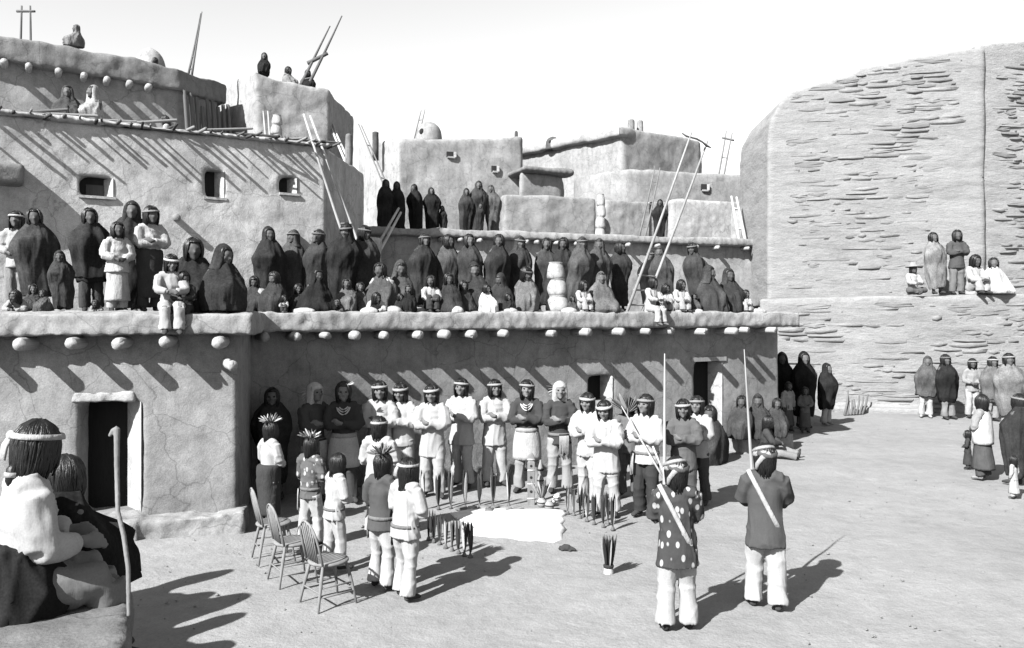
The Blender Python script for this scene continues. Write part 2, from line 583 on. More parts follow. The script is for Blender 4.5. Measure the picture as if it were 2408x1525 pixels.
for vx in (-70, 50, 170, 280, 390, 515):
    u = L1.u(vx, 0.4)
    viga(house_a, L1.pt(u, -0.5, 2.60 + rnd.uniform(-0.01, 0.01)), (L1.n.x, L1.n.y, 0), 0.5 + 0.46, 0.082 + rnd.uniform(-0.01, 0.01))
viga(house_a, L1.pt(L1.L - 0.25, -0.3, 2.30), (0.5, -0.85, -0.03), 0.72, 0.075, name='waterspout')

# ---- the long ground-floor house behind the row of men
A27 = R(27)
P0 = Vector((-0.942, 15.0)); dd = Vector((math.cos(A27), math.sin(A27)))
L2 = Line(P0 + dd * (-4.4), P0 + dd * 7.82)
house_b = thing('adobe_house', 'long low adobe house with crowded flat roof behind the standing row', 'house')
g, c = G(), G()
bk = Vector((-0.10, 0.995))
g.prism([tuple(L2.a), tuple(L2.b), tuple(L2.b + Vector((0.6, 12.5))), (-4.6, 26.0)], -0.1, 2.78)
wu0, wu1 = L2.u(1384), L2.u(1440)
wz0, wz1 = 1.22, L2.z(1410, 884)
hole(c, L2, wu0, wu1, wz0, wz1, 0.8)
ru0, ru1 = L2.u(1635), L2.u(1698)
rz0, rz1 = 0.12, L2.z(1660, 850)
hole(c, L2, ru0, ru1, rz0, rz1, 0.8)
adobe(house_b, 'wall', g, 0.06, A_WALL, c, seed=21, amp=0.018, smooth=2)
panel(house_b, 'shade_panel', L2, wu0 - 0.05, wu1 + 0.05, wz0 - 0.05, wz1 + 0.05, -0.32, 0.05, DARK)  # stands for the dark room inside, painted near-black
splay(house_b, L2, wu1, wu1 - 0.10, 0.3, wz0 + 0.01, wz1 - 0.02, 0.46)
panel(house_b, 'door_shade_panel', L2, ru0 - 0.05, ru1 + 0.05, rz0 - 0.05, rz1 + 0.05, -0.36, 0.05, DARK)
splay(house_b, L2, ru1, ru1 - 0.10, 0.35, rz0 + 0.01, rz1 - 0.02, 0.46)
panel(house_b, 'lintel', L2, ru0 - 0.12, ru1 + 0.1, rz1, rz1 + 0.09, 0.03, 0.2, mat('wood', 0.2))
g = G()
p = [L2.p(L2.u(1712), 0.50), L2.p(L2.L - 0.05, 0.50), L2.p(L2.L - 0.05, -0.2), L2.p(L2.u(1712), -0.2)]
g.prism([(q.x, q.y) for q in p], -0.1, 0.32)
adobe(house_b, 'bench', g, 0.04, mat('adobe', 0.209), seed=23, amp=0.03, fine=0.015)
g = G()
p = [L2.p(-0.6, 0.36), L2.p(L2.L + 0.30, 0.36), L2.b + Vector((1.0, 12.5)), Vector((-4.9, 26.2))]
g.prism([(q.x, q.y) for q in p], SLAB_Z0 - 0.02, ROOF)
adobe(house_b, 'roof_slab', g, 0.05, A_SLAB, seed=27, amp=0.02, fine=0.018, scale=1.8, smooth=2)
for vx in (622, 695, 765, 835, 905, 985, 1045, 1110, 1185, 1300, 1380, 1455, 1520, 1577, 1650, 1722, 1752, 1815):
    u = L2.u(vx, 0.45)
    viga(house_b, L2.pt(u, -0.5, 2.61 + rnd.uniform(-0.012, 0.012)), (L2.n.x, L2.n.y, 0), 0.5 + 0.54 + rnd.uniform(-0.05, 0.05), 0.074 + rnd.uniform(-0.01, 0.012))
def Dedge(vx):
    return L1.D(vx, 0.3) if vx < 590 else L2.D(vx, 0.33)

# ---- upper house on the first terrace, with brushwood roof edge and three small windows
L3 = Line((-12.0, 12.0), (-3.87, 17.0))
Bc, Cc = Vector((-3.87, 17.0)), Vector((-3.72, 20.6))
house_c = thing('adobe_house', 'upper adobe house with three small windows and a brushwood roof edge', 'house')
def z3(u): return 6.36 + 0.08 * u / L3.L
g, c = G(), G()
g.prism([tuple(L3.a), tuple(L3.b), tuple(Cc), (-12.5, 21)], 2.9, [z3(0), z3(L3.L), 6.5, 6.4])
g.prism([(-3.95, 17.9), (-3.55, 18.0), (-3.30, 20.9), (-4.2, 20.8)], 2.9, [4.3, 4.6, 4.9, 5.0])
WIN3 = []
for (x0, x1, y0, y1) in ((190, 266, 416, 463), (482, 527, 400, 466), (660, 698, 417, 456)):
    u0, u1 = L3.u(x0), L3.u(x1)
    xm = (x0 + x1) / 2
    za, zb = L3.z(xm, y1), L3.z(xm, y0)
    hole(c, L3, u0, u1, za, zb, 0.7)
    WIN3.append((u0, u1, za, zb))
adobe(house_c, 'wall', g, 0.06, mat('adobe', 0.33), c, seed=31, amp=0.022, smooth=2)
for i, (u0, u1, za, zb) in enumerate(WIN3):
    w = panel(house_c, 'window', L3, u0 - 0.04, u1 + 0.04, za - 0.04, zb + 0.04, -0.26, 0.05, mat('wood', 0.02))  # near-black panel paints the darkness of the room behind
    s = splay(w, L3, u1, u1 - 0.13, 0.25, za + 0.01, zb - 0.01, 0.46)
    g = G()
    p = [L3.p(u0 - 0.03, 0.03), L3.p(u1 + 0.05, 0.03), L3.p(u1 + 0.05, -0.2), L3.p(u0 - 0.03, -0.2)]
    g.prism([(q.x, q.y) for q in p], za - 0.035, za + 0.012)
    obj('sill', g.mesh('sill', False), mat('adobe', 0.27), w)
panel(WIN3 and house_c, 'pane', L3, WIN3[0][0] + 0.1, WIN3[0][0] + 0.42, WIN3[0][2] + 0.04, WIN3[0][3] - 0.12, -0.235, 0.02, mat('wood', 0.07))
viga(house_c, L3.pt(L3.u(412), -0.2, L3.z(412, 512)), (L3.n.x, L3.n.y, -0.05), 0.42, 0.07, name='waterspout', val=0.2)
# brushwood laid along the roof edge: poles and their ragged ends throw the slanting shadows
BR = [mat('wood', 0.05), mat('wood', 0.10), mat('wood', 0.20)]
g = G()
p = [L3.p(0, 0.10), L3.p(L3.L + 0.1, 0.08), L3.p(L3.L + 0.05, -0.7), L3.p(0, -0.7)]
g.prism([(q.x, q.y) for q in p], [z3(0) - 0.02, z3(L3.L) - 0.02, z3(L3.L), z3(0)], [z3(0) + 0.06, z3(L3.L) + 0.06, z3(L3.L) + 0.1, z3(0) + 0.1])
adobe(house_c, 'roof_slab', g, 0.05, mat('adobe', 0.289), seed=35, amp=0.03, fine=0.02, scale=2)
u = 1.0
while u < L3.L + 0.1:
    ang = rnd.uniform(-0.12, 0.22)
    d = (L3.n * math.cos(ang) + L3.d * math.sin(ang))
    out = rnd.choice((0.12, 0.22, 0.28, 0.34, 0.42)) * rnd.uniform(0.85, 1.15)
    o = viga(house_c, L3.pt(u, -0.35, z3(u) + rnd.uniform(0.0, 0.06)), (d.x, d.y, rnd.uniform(-0.02, 0.05)), 0.40 + out, rnd.uniform(0.018, 0.034), name='roof_pole')
    o.material_slots[0].link = 'OBJECT'; o.material_slots[0].material = rnd.choice(BR)
    u += rnd.uniform(0.13, 0.3)
u = 3.3
while u < L3.L - 0.3:
    d = L3.d * 0.95 + L3.n * rnd.uniform(-0.15, 0.4)
    o = viga(house_c, L3.pt(u, rnd.uniform(-0.25, 0.05), z3(u) + rnd.uniform(0.0, 0.12)), (d.x, d.y, rnd.uniform(-0.06, 0.16)), rnd.uniform(0.4, 1.2), rnd.uniform(0.012, 0.034), name='roof_pole')
    o.material_slots[0].link = 'OBJECT'; o.material_slots[0].material = rnd.choice(BR)
    u += rnd.uniform(0.2, 0.45)

# ---- hood of a porch reaching in at the picture edge
La = L3
g = G()
ua, ub = L3.u(-160), L3.u(56, 0.38)
p = [L3.p(ua, 0.55), L3.p(ub, 0.38), L3.p(ub, -0.1), L3.p(ua, -0.1)]
zt = L3.z(30, 386, 0.3)
g.prism([(q.x, q.y) for q in p], zt - 0.33, [zt + 0.02, zt - 0.02, zt + 0.05, zt + 0.06])
porch = adobe(None, 'porch_roof', g, 0.05, mat('adobe', 0.160), seed=37, amp=0.03, fine=0.015)
tag(porch, 'projecting mud porch roof casting a slanted shadow on the upper house', 'porch')

# ---- third-tier house
L4 = Line((-14.5, 15.34), (-7.9, 19.3))
house_d = thing('adobe_house', 'topmost adobe house with domed oven and ladder poles on its roof', 'house')
g = G()
g.prism([tuple(L4.a), tuple(L4.b), (-7.36, 20.6), (-12, 25)], 5.5, [8.75, 8.42, 8.5, 8.7])
adobe(house_d, 'wall', g, 0.07, mat('adobe', 0.201), seed=41, amp=0.05)
g = G()
p = [L4.p(-0.3, 0.2), L4.p(L4.L + 0.05, 0.2), Vector((-7.2, 20.75)), Vector((-12, 25.2))]
g.prism([(q.x, q.y) for q in p], [8.52, 8.20, 8.24, 8.5], [9.05, 8.72, 8.78, 9.0])
adobe(house_d, 'parapet', g, 0.06, mat('adobe', 0.137), seed=43, amp=0.05, fine=0.02)
for vx in (10, 68, 138, 198, 252, 305, 350):
    uu = L4.u(vx, 0.3)
    viga(house_d, L4.pt(uu, -0.4, 8.46 - 0.33 * uu / L4.L), (L4.n.x, L4.n.y, 0), 0.4 + 0.34, 0.075)
# upright brush poles leaning along its shaded end wall
e0, e1 = Vector((-7.86, 19.22)), Vector((-7.20, 20.62))
for i in range(9):
    t = (i + 0.5) / 9
    q = e0.lerp(e1, t)
    viga(house_d, Vector((q.x + 0.28, q.y - 0.1, 6.3)), (-0.08, 0.03, 1), 1.8 + rnd.uniform(-0.15, 0.15), 0.045, name='leaning_pole', val=0.10)

# ---- the square tower house
house_e = thing('adobe_house', 'square adobe tower house with people sitting on its roof', 'house')
g = G()
g.prism([(-8.3, 22.5), (-6.40, 20.5), (-4.79, 21.5), (-4.9, 25.2), (-8, 25.5)], 5.0, [9.3, 8.95, 8.82, 9.0, 9.3])
g.prism([(-6.42, 20.47), (-6.0, 20.7), (-6.3, 21.6), (-7.2, 21.4)], 8.6, [9.05, 8.9, 9.0, 9.15])
adobe(house_e, 'wall', g, 0.07, mat('adobe', 0.241), seed=45, amp=0.04, fine=0.015, smooth=2)

# ---- second-level house at the back of the big terrace
L5 = Line((X_at(740, 24.4), 24.4), (X_at(1782, 29.5), 29.5))
Z5 = 5.6
house_f = thing('adobe_house', 'adobe house at the back of the terrace with onlookers on its roof', 'house')
g, c = G(), G()
g.prism([tuple(L5.a), tuple(L5.b), tuple(L5.b + Vector((0.2, 9))), (-6, 33)], 2.8, Z5 - 0.2)
uw = L5.u(1735)
hole(c, L5, uw - 0.17, uw + 0.17, L5.z(1735, 598), L5.z(1735, 586), 0.4)
adobe(house_f, 'wall', g, 0.09, mat('adobe', 0.224), c, seed=51, amp=0.04)
g = G()
p = [L5.p(-0.2, 0.3), L5.p(L5.L + 0.05, 0.3), L5.b + Vector((0.3, 9)), Vector((-6.2, 33))]
g.prism([(q.x, q.y) for q in p], Z5 - 0.26, Z5)
adobe(house_f, 'roof_slab', g, 0.08, mat('adobe', 0.217), seed=53, amp=0.04, fine=0.02)
for vx in (1040, 1085, 1130, 1180, 1240, 1265, 1312, 1360, 1415, 1480, 1550, 1640, 1690, 1760):
    uu = L5.u(vx, 0.4)
    viga(house_f, L5.pt(uu, -0.4, Z5 - 0.34), (L5.n.x, L5.n.y, 0), 0.4 + 0.42, 0.07)

# ---- far houses
def house(label, plan, z0, tops, val, seed, voxel=0.13, amp=0.05, windows=(), roof_lip=None):
    t = thing('adobe_house', label, 'house')
    g, c = G(), G()
    g.prism(plan, z0, tops)
    ws = []
    for (i, j, x0, x1, y0, y1) in windows:
        ln = Line(plan[i], plan[j])
        a, b = ln.u(x0), ln.u(x1)
        xm = (x0 + x1) / 2
        ws.append((ln, a, b, ln.z(xm, y1), ln.z(xm, y0)))
        hole(c, ln, a, b, ws[-1][3], ws[-1][4], 0.6)
    c = None
    adobe(t, 'wall', g, voxel, mat('adobe', val * 0.82), c, seed=seed, amp=amp, fine=0.02, scale=0.8)
    for ln, a, b, za, zb in ws:
        w = panel(t, 'window', ln, a, b, za, zb, 0.07, 0.3, mat('wood', 0.025))  # near-black slab on the wall paints a shaded opening
        panel(w, 'jamb', ln, b - 0.06, b + 0.05, za, zb, 0.085, 0.2, mat('adobe', 0.42))  # pale strip paints in the sunlit edge of the opening
        g = G()
        q = [ln.p(a + 0.03, 0.088), ln.p(b, 0.088), ln.p(b, -0.2), ln.p(a + 0.03, -0.2)]
        g.prism([(k.x, k.y) for k in q], za - 0.05, za + 0.02)
        obj('sill', g.mesh('sill', False), mat('adobe', 0.27), w)
    return t
def VP(vx, D): return (X_at(vx, D), D)
house_g = house('far adobe house with two tiny windows and a domed roof oven', [VP(845, 36.5), VP(938, 33), VP(1229, 35), VP(1215, 42), VP(860, 42)],
                4.5, [Z_at(330, 36.5), Z_at(328, 33), Z_at(322, 35), Z_at(335, 42), Z_at(335, 42)], 0.27, 61, windows=((1, 2, 1050, 1069, 358, 370), (1, 2, 1156, 1170, 391, 404)))
house_h = house('large far adobe house showing one bright and one shaded face', [VP(1222, 43.5), VP(1463, 38), VP(1646, 41), VP(1650, 48), VP(1240, 50)],
                4.5, [Z_at(352, 43.5), Z_at(298, 38), Z_at(330, 41), 11.6, 11.6], 0.26, 63)
g = G()
l = Line(VP(1222, 43.4), VP(1463, 37.9))
p = [l.p(0, 0.25), l.p(l.L + 0.1, 0.25), l.p(l.L, -1.0), l.p(0, -1.0)]
g.prism([(q.x, q.y) for q in p], [Z_at(366, 43.4), Z_at(322, 37.9), Z_at(322, 37.9), Z_at(366, 43.4)], [Z_at(348, 43.4), Z_at(296, 37.9), Z_at(296, 37.9), Z_at(348, 43.4)])
adobe(house_h, 'parapet', g, 0.13, mat('adobe', 0.264), seed=64, amp=0.08)
house_i = house('low far adobe house with an eave below the big shaded house', [VP(1222, 33.6), VP(1322, 34.4), VP(1325, 37.5), VP(1222, 37.5)],
                4.5, [Z_at(404, 33.6), Z_at(408, 34.4), 8.6, 8.6], 0.22, 65)
g = G()
l = Line(VP(1222, 33.6), VP(1322, 34.4))
p = [l.p(0, 0.35), l.p(l.L + 0.45, 0.35), l.p(l.L + 0.5, -3), l.p(0, -3)]
g.prism([(q.x, q.y) for q in p], [Z_at(404, 33.6), Z_at(414, 34.4), 8.7, 8.7], [Z_at(392, 33.6), Z_at(400, 34.4), 8.9, 8.9])
adobe(house_i, 'roof_slab', g, 0.11, mat('adobe', 0.129), seed=66, amp=0.06)
house_j = house('long far adobe wall house ending beside the great stone wall', [VP(1350, 36.2), VP(1470, 34.4), VP(1802, 36), VP(1800, 41), VP(1360, 41)],
                4.5, [Z_at(415, 36.2), Z_at(398, 34.4), Z_at(410, 36), 9.0, 9.0], 0.24, 67, windows=((1, 2, 1648, 1664, 434, 448),))
house_k = house('small dark adobe block wedged against the great stone wall', [VP(1768, 34.6), VP(1815, 35.2), VP(1815, 38), VP(1768, 38)],
                4.5, [Z_at(415, 34.6), Z_at(418, 35.2), 9.0, 9.0], 0.08, 68)
def low_wall(label, a, b, y0a, y0b, z0, th, val, seed):
    l = Line(a, b)
    p = [l.p(0, 0), l.p(l.L, 0), l.p(l.L, -th), l.p(0, -th)]
    g = G()
    za, zb = Z_at(y0a, a[1]), Z_at(y0b, b[1])
    g.prism([(q.x, q.y) for q in p], z0, [za, zb, zb, za])
    o = adobe(None, 'adobe_wall', g, 0.08, mat('adobe', val * 0.82), seed=seed, amp=0.05, fine=0.02)
    tag(o, label, 'wall')
low_wall('low grey adobe parapet wall beside the cloaked group on the upper roof', VP(1187, 28.2), VP(1402, 29.3), 458, 466, 5.4, 0.5, 0.23, 71)
low_wall('low adobe wall behind the thin poles on the upper roof', VP(1425, 30.0), VP(1572, 31.0), 470, 476, 5.4, 0.5, 0.25, 72)
low_wall('pale low wall behind the big kiva ladder on the upper roof', VP(1578, 30.8), VP(1765, 31.8), 470, 474, 5.4, 0.6, 0.30, 73)
low_wall('short grey wall end at the stone wall on the upper roof', VP(1768, 30.6), VP(1806, 31.0), 490, 494, 4.0, 2.0, 0.27, 74)

# ---- the great stone wall
bluff = thing('stone_wall', 'great pale stone wall with stepped top and people on its ledge', 'wall')
S_MAT = mat('stone', 0.195)
DF = 24.5
g = G()
g.prism([VP(1786, 25.3), VP(2140, DF), VP(2520, DF - 0.1), VP(2500, 31), VP(1800, 31)], -0.1, [3.42, 3.50, 3.56, 3.6, 3.5])
g.prism([VP(1960, 24.7), VP(2190, 24.0), VP(2200, 26), VP(1970, 26)], -0.1, 0.16)
def strata(seed):
    def f(co, no):
        q = (co + 0.3 * np.stack([vnoise(co * 0.5, seed + 20), vnoise(co * 0.5, seed + 21), vnoise(co * 0.6, seed + 22)], 1)) * np.array([0.8, 0.8, 2.4])
        d = 0.012 * fbm(q, seed, 3) + 0.012 * np.abs(vnoise(q * np.array([1.3, 1.3, 2.2]), seed + 3)) + 0.018 * fbm(co * 0.8, seed + 7, 2)
        return co + no * d[:, None]
    return f
me = remesh(g, 'lower_wall', 0.075, 2, strata(81))
obj('lower_wall', me, S_MAT, bluff)
LB = Line(VP(1812, 26.9), VP(2318, 26.0))
TOP = [(1806, 330), (1812, 285), (1836, 240), (1862, 215), (1930, 195), (2010, 172), (2020, 160), (2120, 143), (2140, 136), (2240, 120), (2318, 110)]
g = G()
V, F = [], []
n = len(TOP)
for (vx, vy) in TOP:
    a = LB.p(LB.u(vx), 0); z = Z_at(vy, a.y)
    V += [(a.x, a.y, 3.2), (a.x, a.y, z), (a.x + 0.3, a.y + 4.5, 3.2), (a.x + 0.3, a.y + 4.5, z)]
for i in range(n - 1):
    a, b = 4 * i, 4 * i + 4
    F += [(a, b, b + 1, a + 1), (a + 1, b + 1, b + 3, a + 3), (a + 3, b + 3, b + 2, a + 2), (a, a + 2, b + 2, b)]
F += [(0, 1, 3, 2), (4 * n - 4, 4 * n - 2, 4 * n - 1, 4 * n - 3)]
g.add(V, F)
me = remesh(g, 'upper_wall', 0.08, 2, strata(83))
obj('upper_wall', me, S_MAT, bluff)
L7 = Line(VP(2296, 26.10), VP(2560, 27.0))
g = G()
g.prism([tuple(L7.a), tuple(L7.b), tuple(L7.b + Vector((0, 3))), tuple(L7.a + Vector((0, 4)))], 3.2, [Z_at(106, 26.1), 12.2, 12.2, 11.8])
me = remesh(g, 'broken_wall', 0.08, 1, strata(85))
obj('broken_wall', me, mat('stone', 0.23), bluff)
# single stones standing proud of the coursing
STONES = []
for i in range(8):
    gg = G(); gg.box((-0.5, -0.5, -0.5), (0.5, 0.5, 0.5))
    bm = bmesh.new()
    bm.from_mesh(gg.mesh('stone', False))
    bmesh.ops.subdivide_edges(bm, edges=bm.edges[:], cuts=1, use_grid_fill=True)
    rr = random.Random(i)
    for v in bm.verts:
        v.co += Vector((rr.uniform(-0.09, 0.09), rr.uniform(-0.06, 0.06), rr.uniform(-0.12, 0.12)))
        if abs(v.co.x) > 0.4: v.co.z *= 0.6
    me = bpy.data.meshes.new('stone'); bm.to_mesh(me); bm.free()
    me.polygons.foreach_set('use_smooth', [i % 2 == 0] * len(me.polygons))
    STONES.append(me)
SM = [mat('stone', v) for v in (0.155, 0.18, 0.205)]
def top_y(vx): return float(np.interp(vx, [t[0] for t in TOP], [t[1] for t in TOP]))
ROCKS = []
def courses(ln, u0, u1, z0, ztop, slope, lo=-0.020, hi=0.022, seed=0, plaster=None):
    rr = random.Random(seed)
    ang = math.atan2(ln.d.y, ln.d.x)
    z = z0
    while z < 12.5:
        hr = rr.uniform(0.09, 0.19)
        u = u0 - rr.random()
        while u < u1:
            w = rr.uniform(0.28, 1.15)
            um = u + w / 2
            zc = z + slope * (um - u0) * min(1, (z - z0) / 4) + 0.05 * math.sin(um * 0.9 + z)
            u += w + rr.uniform(0.0, 0.06)
            if um - w / 2 < u0 + 0.25 or um > u1 or zc + hr > ztop(um): continue
            p = rr.uniform(lo, hi)
            if plaster is not None: p -= plaster(um, zc)
            q = ln.p(um, p - 0.15)
            M = Matrix.Translation((q.x, q.y, zc + hr / 2)) @ Matrix.Rotation(ang, 4, 'Z') @ Matrix.Rotation(R(rr.uniform(-2.5, 1.5)), 4, 'Y') @ Matrix.Diagonal((w * 0.98, 0.3, hr * rr.uniform(0.72, 0.92), 1))
            ROCKS.append((p + rr.uniform(0, 0.02), w * hr, M, rr.randrange(8), rr.randrange(3)))
        z += hr
def zt_upper(u):
    p = LB.p(u); vx = CX + FV * p.x / p.y
    return Z_at(top_y(vx), p.y) - 0.05
# mud plaster still covers part of the face: the stones sink behind it there
def pl_upper(u, z): return 0.022 * max(0, min(1, (u - 4.6) / 0.8)) * (1 if z < 9 else 0.4) + 0.008 * (z < 6.2)
courses(LB, 0.15, LB.L - 0.6, 3.6, zt_upper, 0.06, seed=3, plaster=pl_upper)
courses(L7, 0.3, L7.L - 0.3, 3.4, lambda u: 11.35, 0.0, -0.02, 0.035, seed=5)
L8 = Line(VP(1786, 25.3), VP(2140, DF)); L9 = Line(VP(2140, DF), VP(2520, DF - 0.1))
courses(L8, 0.2, L8.L, 0.05, lambda u: 3.36, 0.0, -0.026, 0.018, seed=7)
courses(L9, 0.0, L9.L, 0.05, lambda u: 3.42, 0.0, -0.026, 0.018, seed=9)
ROCKS.sort(key=lambda r: -(r[0] + 0.05 * r[1]))
rest = G()
for i, (p, a, M, k, c_) in enumerate(ROCKS):
    if i < 290:
        o = obj('stone', STONES[k], SM[1], bluff, M)
        o.material_slots[0].link = 'OBJECT'; o.material_slots[0].material = SM[c_]
    else:
        me = STONES[k]
        rest.add([v.co for v in me.vertices], [tuple(f.vertices) for f in me.polygons], M)
o = obj('stonework', rest, SM[1], bluff)
o['kind'] = 'stuff'

# ---- foreground wall the nearest onlooker sits on; its unseen run past the picture edge is added to cast ground shadow
g = G()
fw = [(-1.74, 3.7), (-2.12, 4.6), (-2.75, 5.1), (-4.2, 6.2), (-5.1, 7.4), (-6.5, 7.2), (-5, 3.0), (-1.75, 2.6)]
g.prism(fw, -0.1, [1.50, 1.48, 1.35, 1.45, 1.5, 1.5, 1.5, 1.5])
for (x, y, z, r) in ((-4.25, 6.3, 1.95, 0.16), (-4.55, 6.65, 2.15, 0.2), (-4.95, 7.0, 1.75, 0.3), (-3.9, 5.9, 1.6, 0.2), (-5.2, 7.3, 2.35, 0.17), (-4.8, 6.9, 1.95, 0.14)):  # unseen humps added so that their shadows fall on the plaza
    g.loft([(x, y, 1.2), (x, y, z - 0.15), (x + 0.03, y, z)], [r, r * 0.9, r * 0.5], n=10)
fore = adobe(None, 'adobe_wall', g, 0.045, mat('adobe', 0.129), seed=91, amp=0.035, fine=0.015, scale=1.4)
tag(fore, 'rough foreground mud wall under the man with the white headband, its unseen end added for shadow', 'wall')

# ------------------------------------------------------------------ ladders and poles
def stick(parent, name, a, b, r0, r1, m, bend=0.0, n=7):
    a, b = Vector(a), Vector(b)
    g = G()
    L = (b - a).length
    w = Vector((rnd.uniform(-1, 1), rnd.uniform(-1, 1), 0)) * bend * L
    pts = [a.lerp(b, t) + w * math.sin(t * math.pi) for t in (0, 0.25, 0.5, 0.75, 1)]
    g.loft(pts, [r0 + (r1 - r0) * t for t in (0, 0.25, 0.5, 0.75, 1)], n=n, rnd_cap=0.1)
    return obj(name, g, m, parent)
def ladder(label, a0, a1, b0, b1, r=0.045, val=0.3, rungs=5, bar=None, group=None, top=0.6, lo=0.05, hi=0.95):
    """a0>a1 and b0>b1: the two rails, foot to top, each (vx, vy, D)"""
    t = thing('ladder', label, 'ladder', group=group)
    A0, A1, B0, B1 = W(*a0), W(*a1), W(*b0), W(*b1)
    m = mat('wood', val)
    stick(t, 'rail', A0, A1, r, r * top, m, 0.006)
    stick(t, 'rail', B0, B1, r, r * top, m, 0.006)
    for i in range(rungs):
        f = lo + (hi - lo) * (i + 0.5) / rungs
        p, q = A0.lerp(A1, f), B0.lerp(B1, f)
        e = (q - p) * 0.08
        stick(t, 'rung', p - e, q + e, r * 0.55, r * 0.5, m)
    if bar:
        p, q = A0.lerp(A1, bar), B0.lerp(B1, bar)
        e = (q - p) * 0.55
        stick(t, 'crossbar', p - e, q + e, r * 1.1, r * 0.9, m)
    return t
ladder('pale long ladder leaning at the corner of the three-window house', (868, 735, 17.3), (714, 268, 16.55), (905, 735, 17.5), (729, 272, 16.8), 0.036, 0.36, 6, lo=0.0, hi=0.5)
ladder('short thick ladder leaning on the roof where cloaked people stand', (800, 735, 22.5), (938, 490, 25.2), (812, 735, 22.2), (943, 500, 24.6), 0.06, 0.42, 2, lo=0.0, hi=0.6)
ladder('thin dark ladder at the foot of the far house with the oven', (953, 559, 27.6), (843, 292, 31), (960, 559, 27.9), (850, 296, 31), 0.035, 0.12, 3)
big = ladder('tall ladder with a carved crossboard rising from the terrace beside the pot chimney', (1474, 735, 18.4), (1626, 312, 19.3), (1510, 735, 18.7), (1664, 332, 19.6), 0.038, 0.22, 3, lo=0.0, hi=0.24)
g = G()
p, q = W(1604, 316, 19.2), W(1672, 348, 19.5)
ax = (q - p)
pts = [p + ax * t + Vector((0, 0, s)) for t, s in ((0, 0.02), (0.15, 0.0), (0.3, 0.02), (0.5, 0.05), (0.7, 0.04), (0.85, 0.0), (1.0, 0.0))]
g.loft(pts, [(0.015, 0.03), (0.02, 0.035), (0.015, 0.025), (0.02, 0.03), (0.02, 0.04), (0.03, 0.045), (0.01, 0.015)], n=8)
obj('crossboard', g, mat('wood', 0.07), big)
ladder('thin pair of ladder poles before the low wall on the upper roof', (1500, 570, 30), (1540, 392, 31), (1514, 570, 30), (1552, 395, 31), 0.035, 0.14, 3)
ladder('slender far ladder poles with a short tie against the open sky', (1686, 433, 38.2), (1708, 308, 38.2), (1699, 433, 38.2), (1722, 312, 38.2), 0.05, 0.16, 1, bar=0.86)
ladder('pale broad ladder leaning at the end of the upper roof by the stone wall', (1739, 568, 29.6), (1720, 462, 30.4), (1753, 568, 29.6), (1732, 464, 30.4), 0.07, 0.4, 2)
ladder('faint ladder poles beside the far domed roof oven', (968, 346, 34.5), (990, 260, 34.5), (980, 346, 34.5), (999, 257, 34.5), 0.045, 0.25, 2)
ladder('upright pair of poles with crossbar standing on the topmost roof', (47, 144, 19.5), (51, 14, 19.5), (72, 146, 19.5), (71, 14, 19.5), 0.03, 0.10, 0, bar=0.9, top=0.7)
ladder('dark narrow ladder poles meeting at the tip on the topmost roof end', (441, 185, 20.2), (472, 32, 20.6), (450, 185, 20.2), (475, 28, 20.6), 0.032, 0.10, 3, top=0.35, hi=0.6)
ladder('dark leaning ladder poles with a tie on the tower roof', (700, 215, 21.6), (776, 62, 22.3), (718, 215, 21.6), (804, 38, 22.3), 0.05, 0.08, 1, bar=0.46, top=0.35, hi=0.3)
ladder('short pale ladder poles leaning on the shaded side of the tower', (822, 404, 20.4), (774, 290, 22.0), (832, 404, 20.6), (779, 288, 22.1), 0.04, 0.35, 1)
ladder('small pale poles leaning against the tower beside its pot chimney', (633, 390, 19.2), (619, 262, 20.4), (640, 390, 19.2), (630, 262, 20.3), 0.03, 0.28, 1)

# ------------------------------------------------------------------ chimneys, ovens
def pot_chimney(label, vx, y0, y1, D, widths, val, group='pot chimneys'):
    base = W(vx, y0, D)
    t = thing('chimney', label, 'chimney', base, group=group)
    H = (y0 - y1) * D / FV
    n = len(widths)
    s = D / FV
    zc = 0
    for i, w in enumerate(widths):
        hh = H / n * 1.04
        r = w * s / 2
        g = G()
        g.drape([(0, 0, 0, r * 0.7, r * 0.7), (hh * 0.04, 0, 0, r * 0.9, r * 0.9), (hh * 0.2, 0, 0, r, r), (hh * 0.5, 0, 0, r * 0.96, r * 0.96), (hh * 0.74, 0, 0, r * 0.86, r * 0.86), (hh * 0.86, 0, 0, r * 0.74, r * 0.74), (hh * 0.93, 0, 0, r * 0.70, r * 0.70), (hh * 1.0, 0, 0, r * 0.80, r * 0.80), (hh * 1.01, 0, 0, r * 0.62, r * 0.62), (hh * 0.9, 0, 0, r * 0.5, r * 0.5)], n=24, folds=(0.05, 3, 1.5), seed=i + int(vx))
        obj('pot', g, mat('adobe', val), t, Matrix.Translation((rnd.uniform(-0.04, 0.04) * r * 3, 0, zc)) @ Matrix.Rotation(rnd.uniform(-0.05, 0.05), 4, 'Y'))
        zc += H / n
    return t
pot_chimney('pale chimney of three stacked pots on the crowded terrace edge', 1308, 735, 619, 16.35, (58, 49, 43), 0.27)
pot_chimney('small chimney of stacked pots on the grey parapet of the upper roof', 1413, 564, 458, 28.8, (26, 25, 22, 20), 0.28)
pot_chimney('chimney of stacked pots standing before the tower wall', 651, 386, 272, 18.9, (34, 32, 30, 28, 26), 0.26)
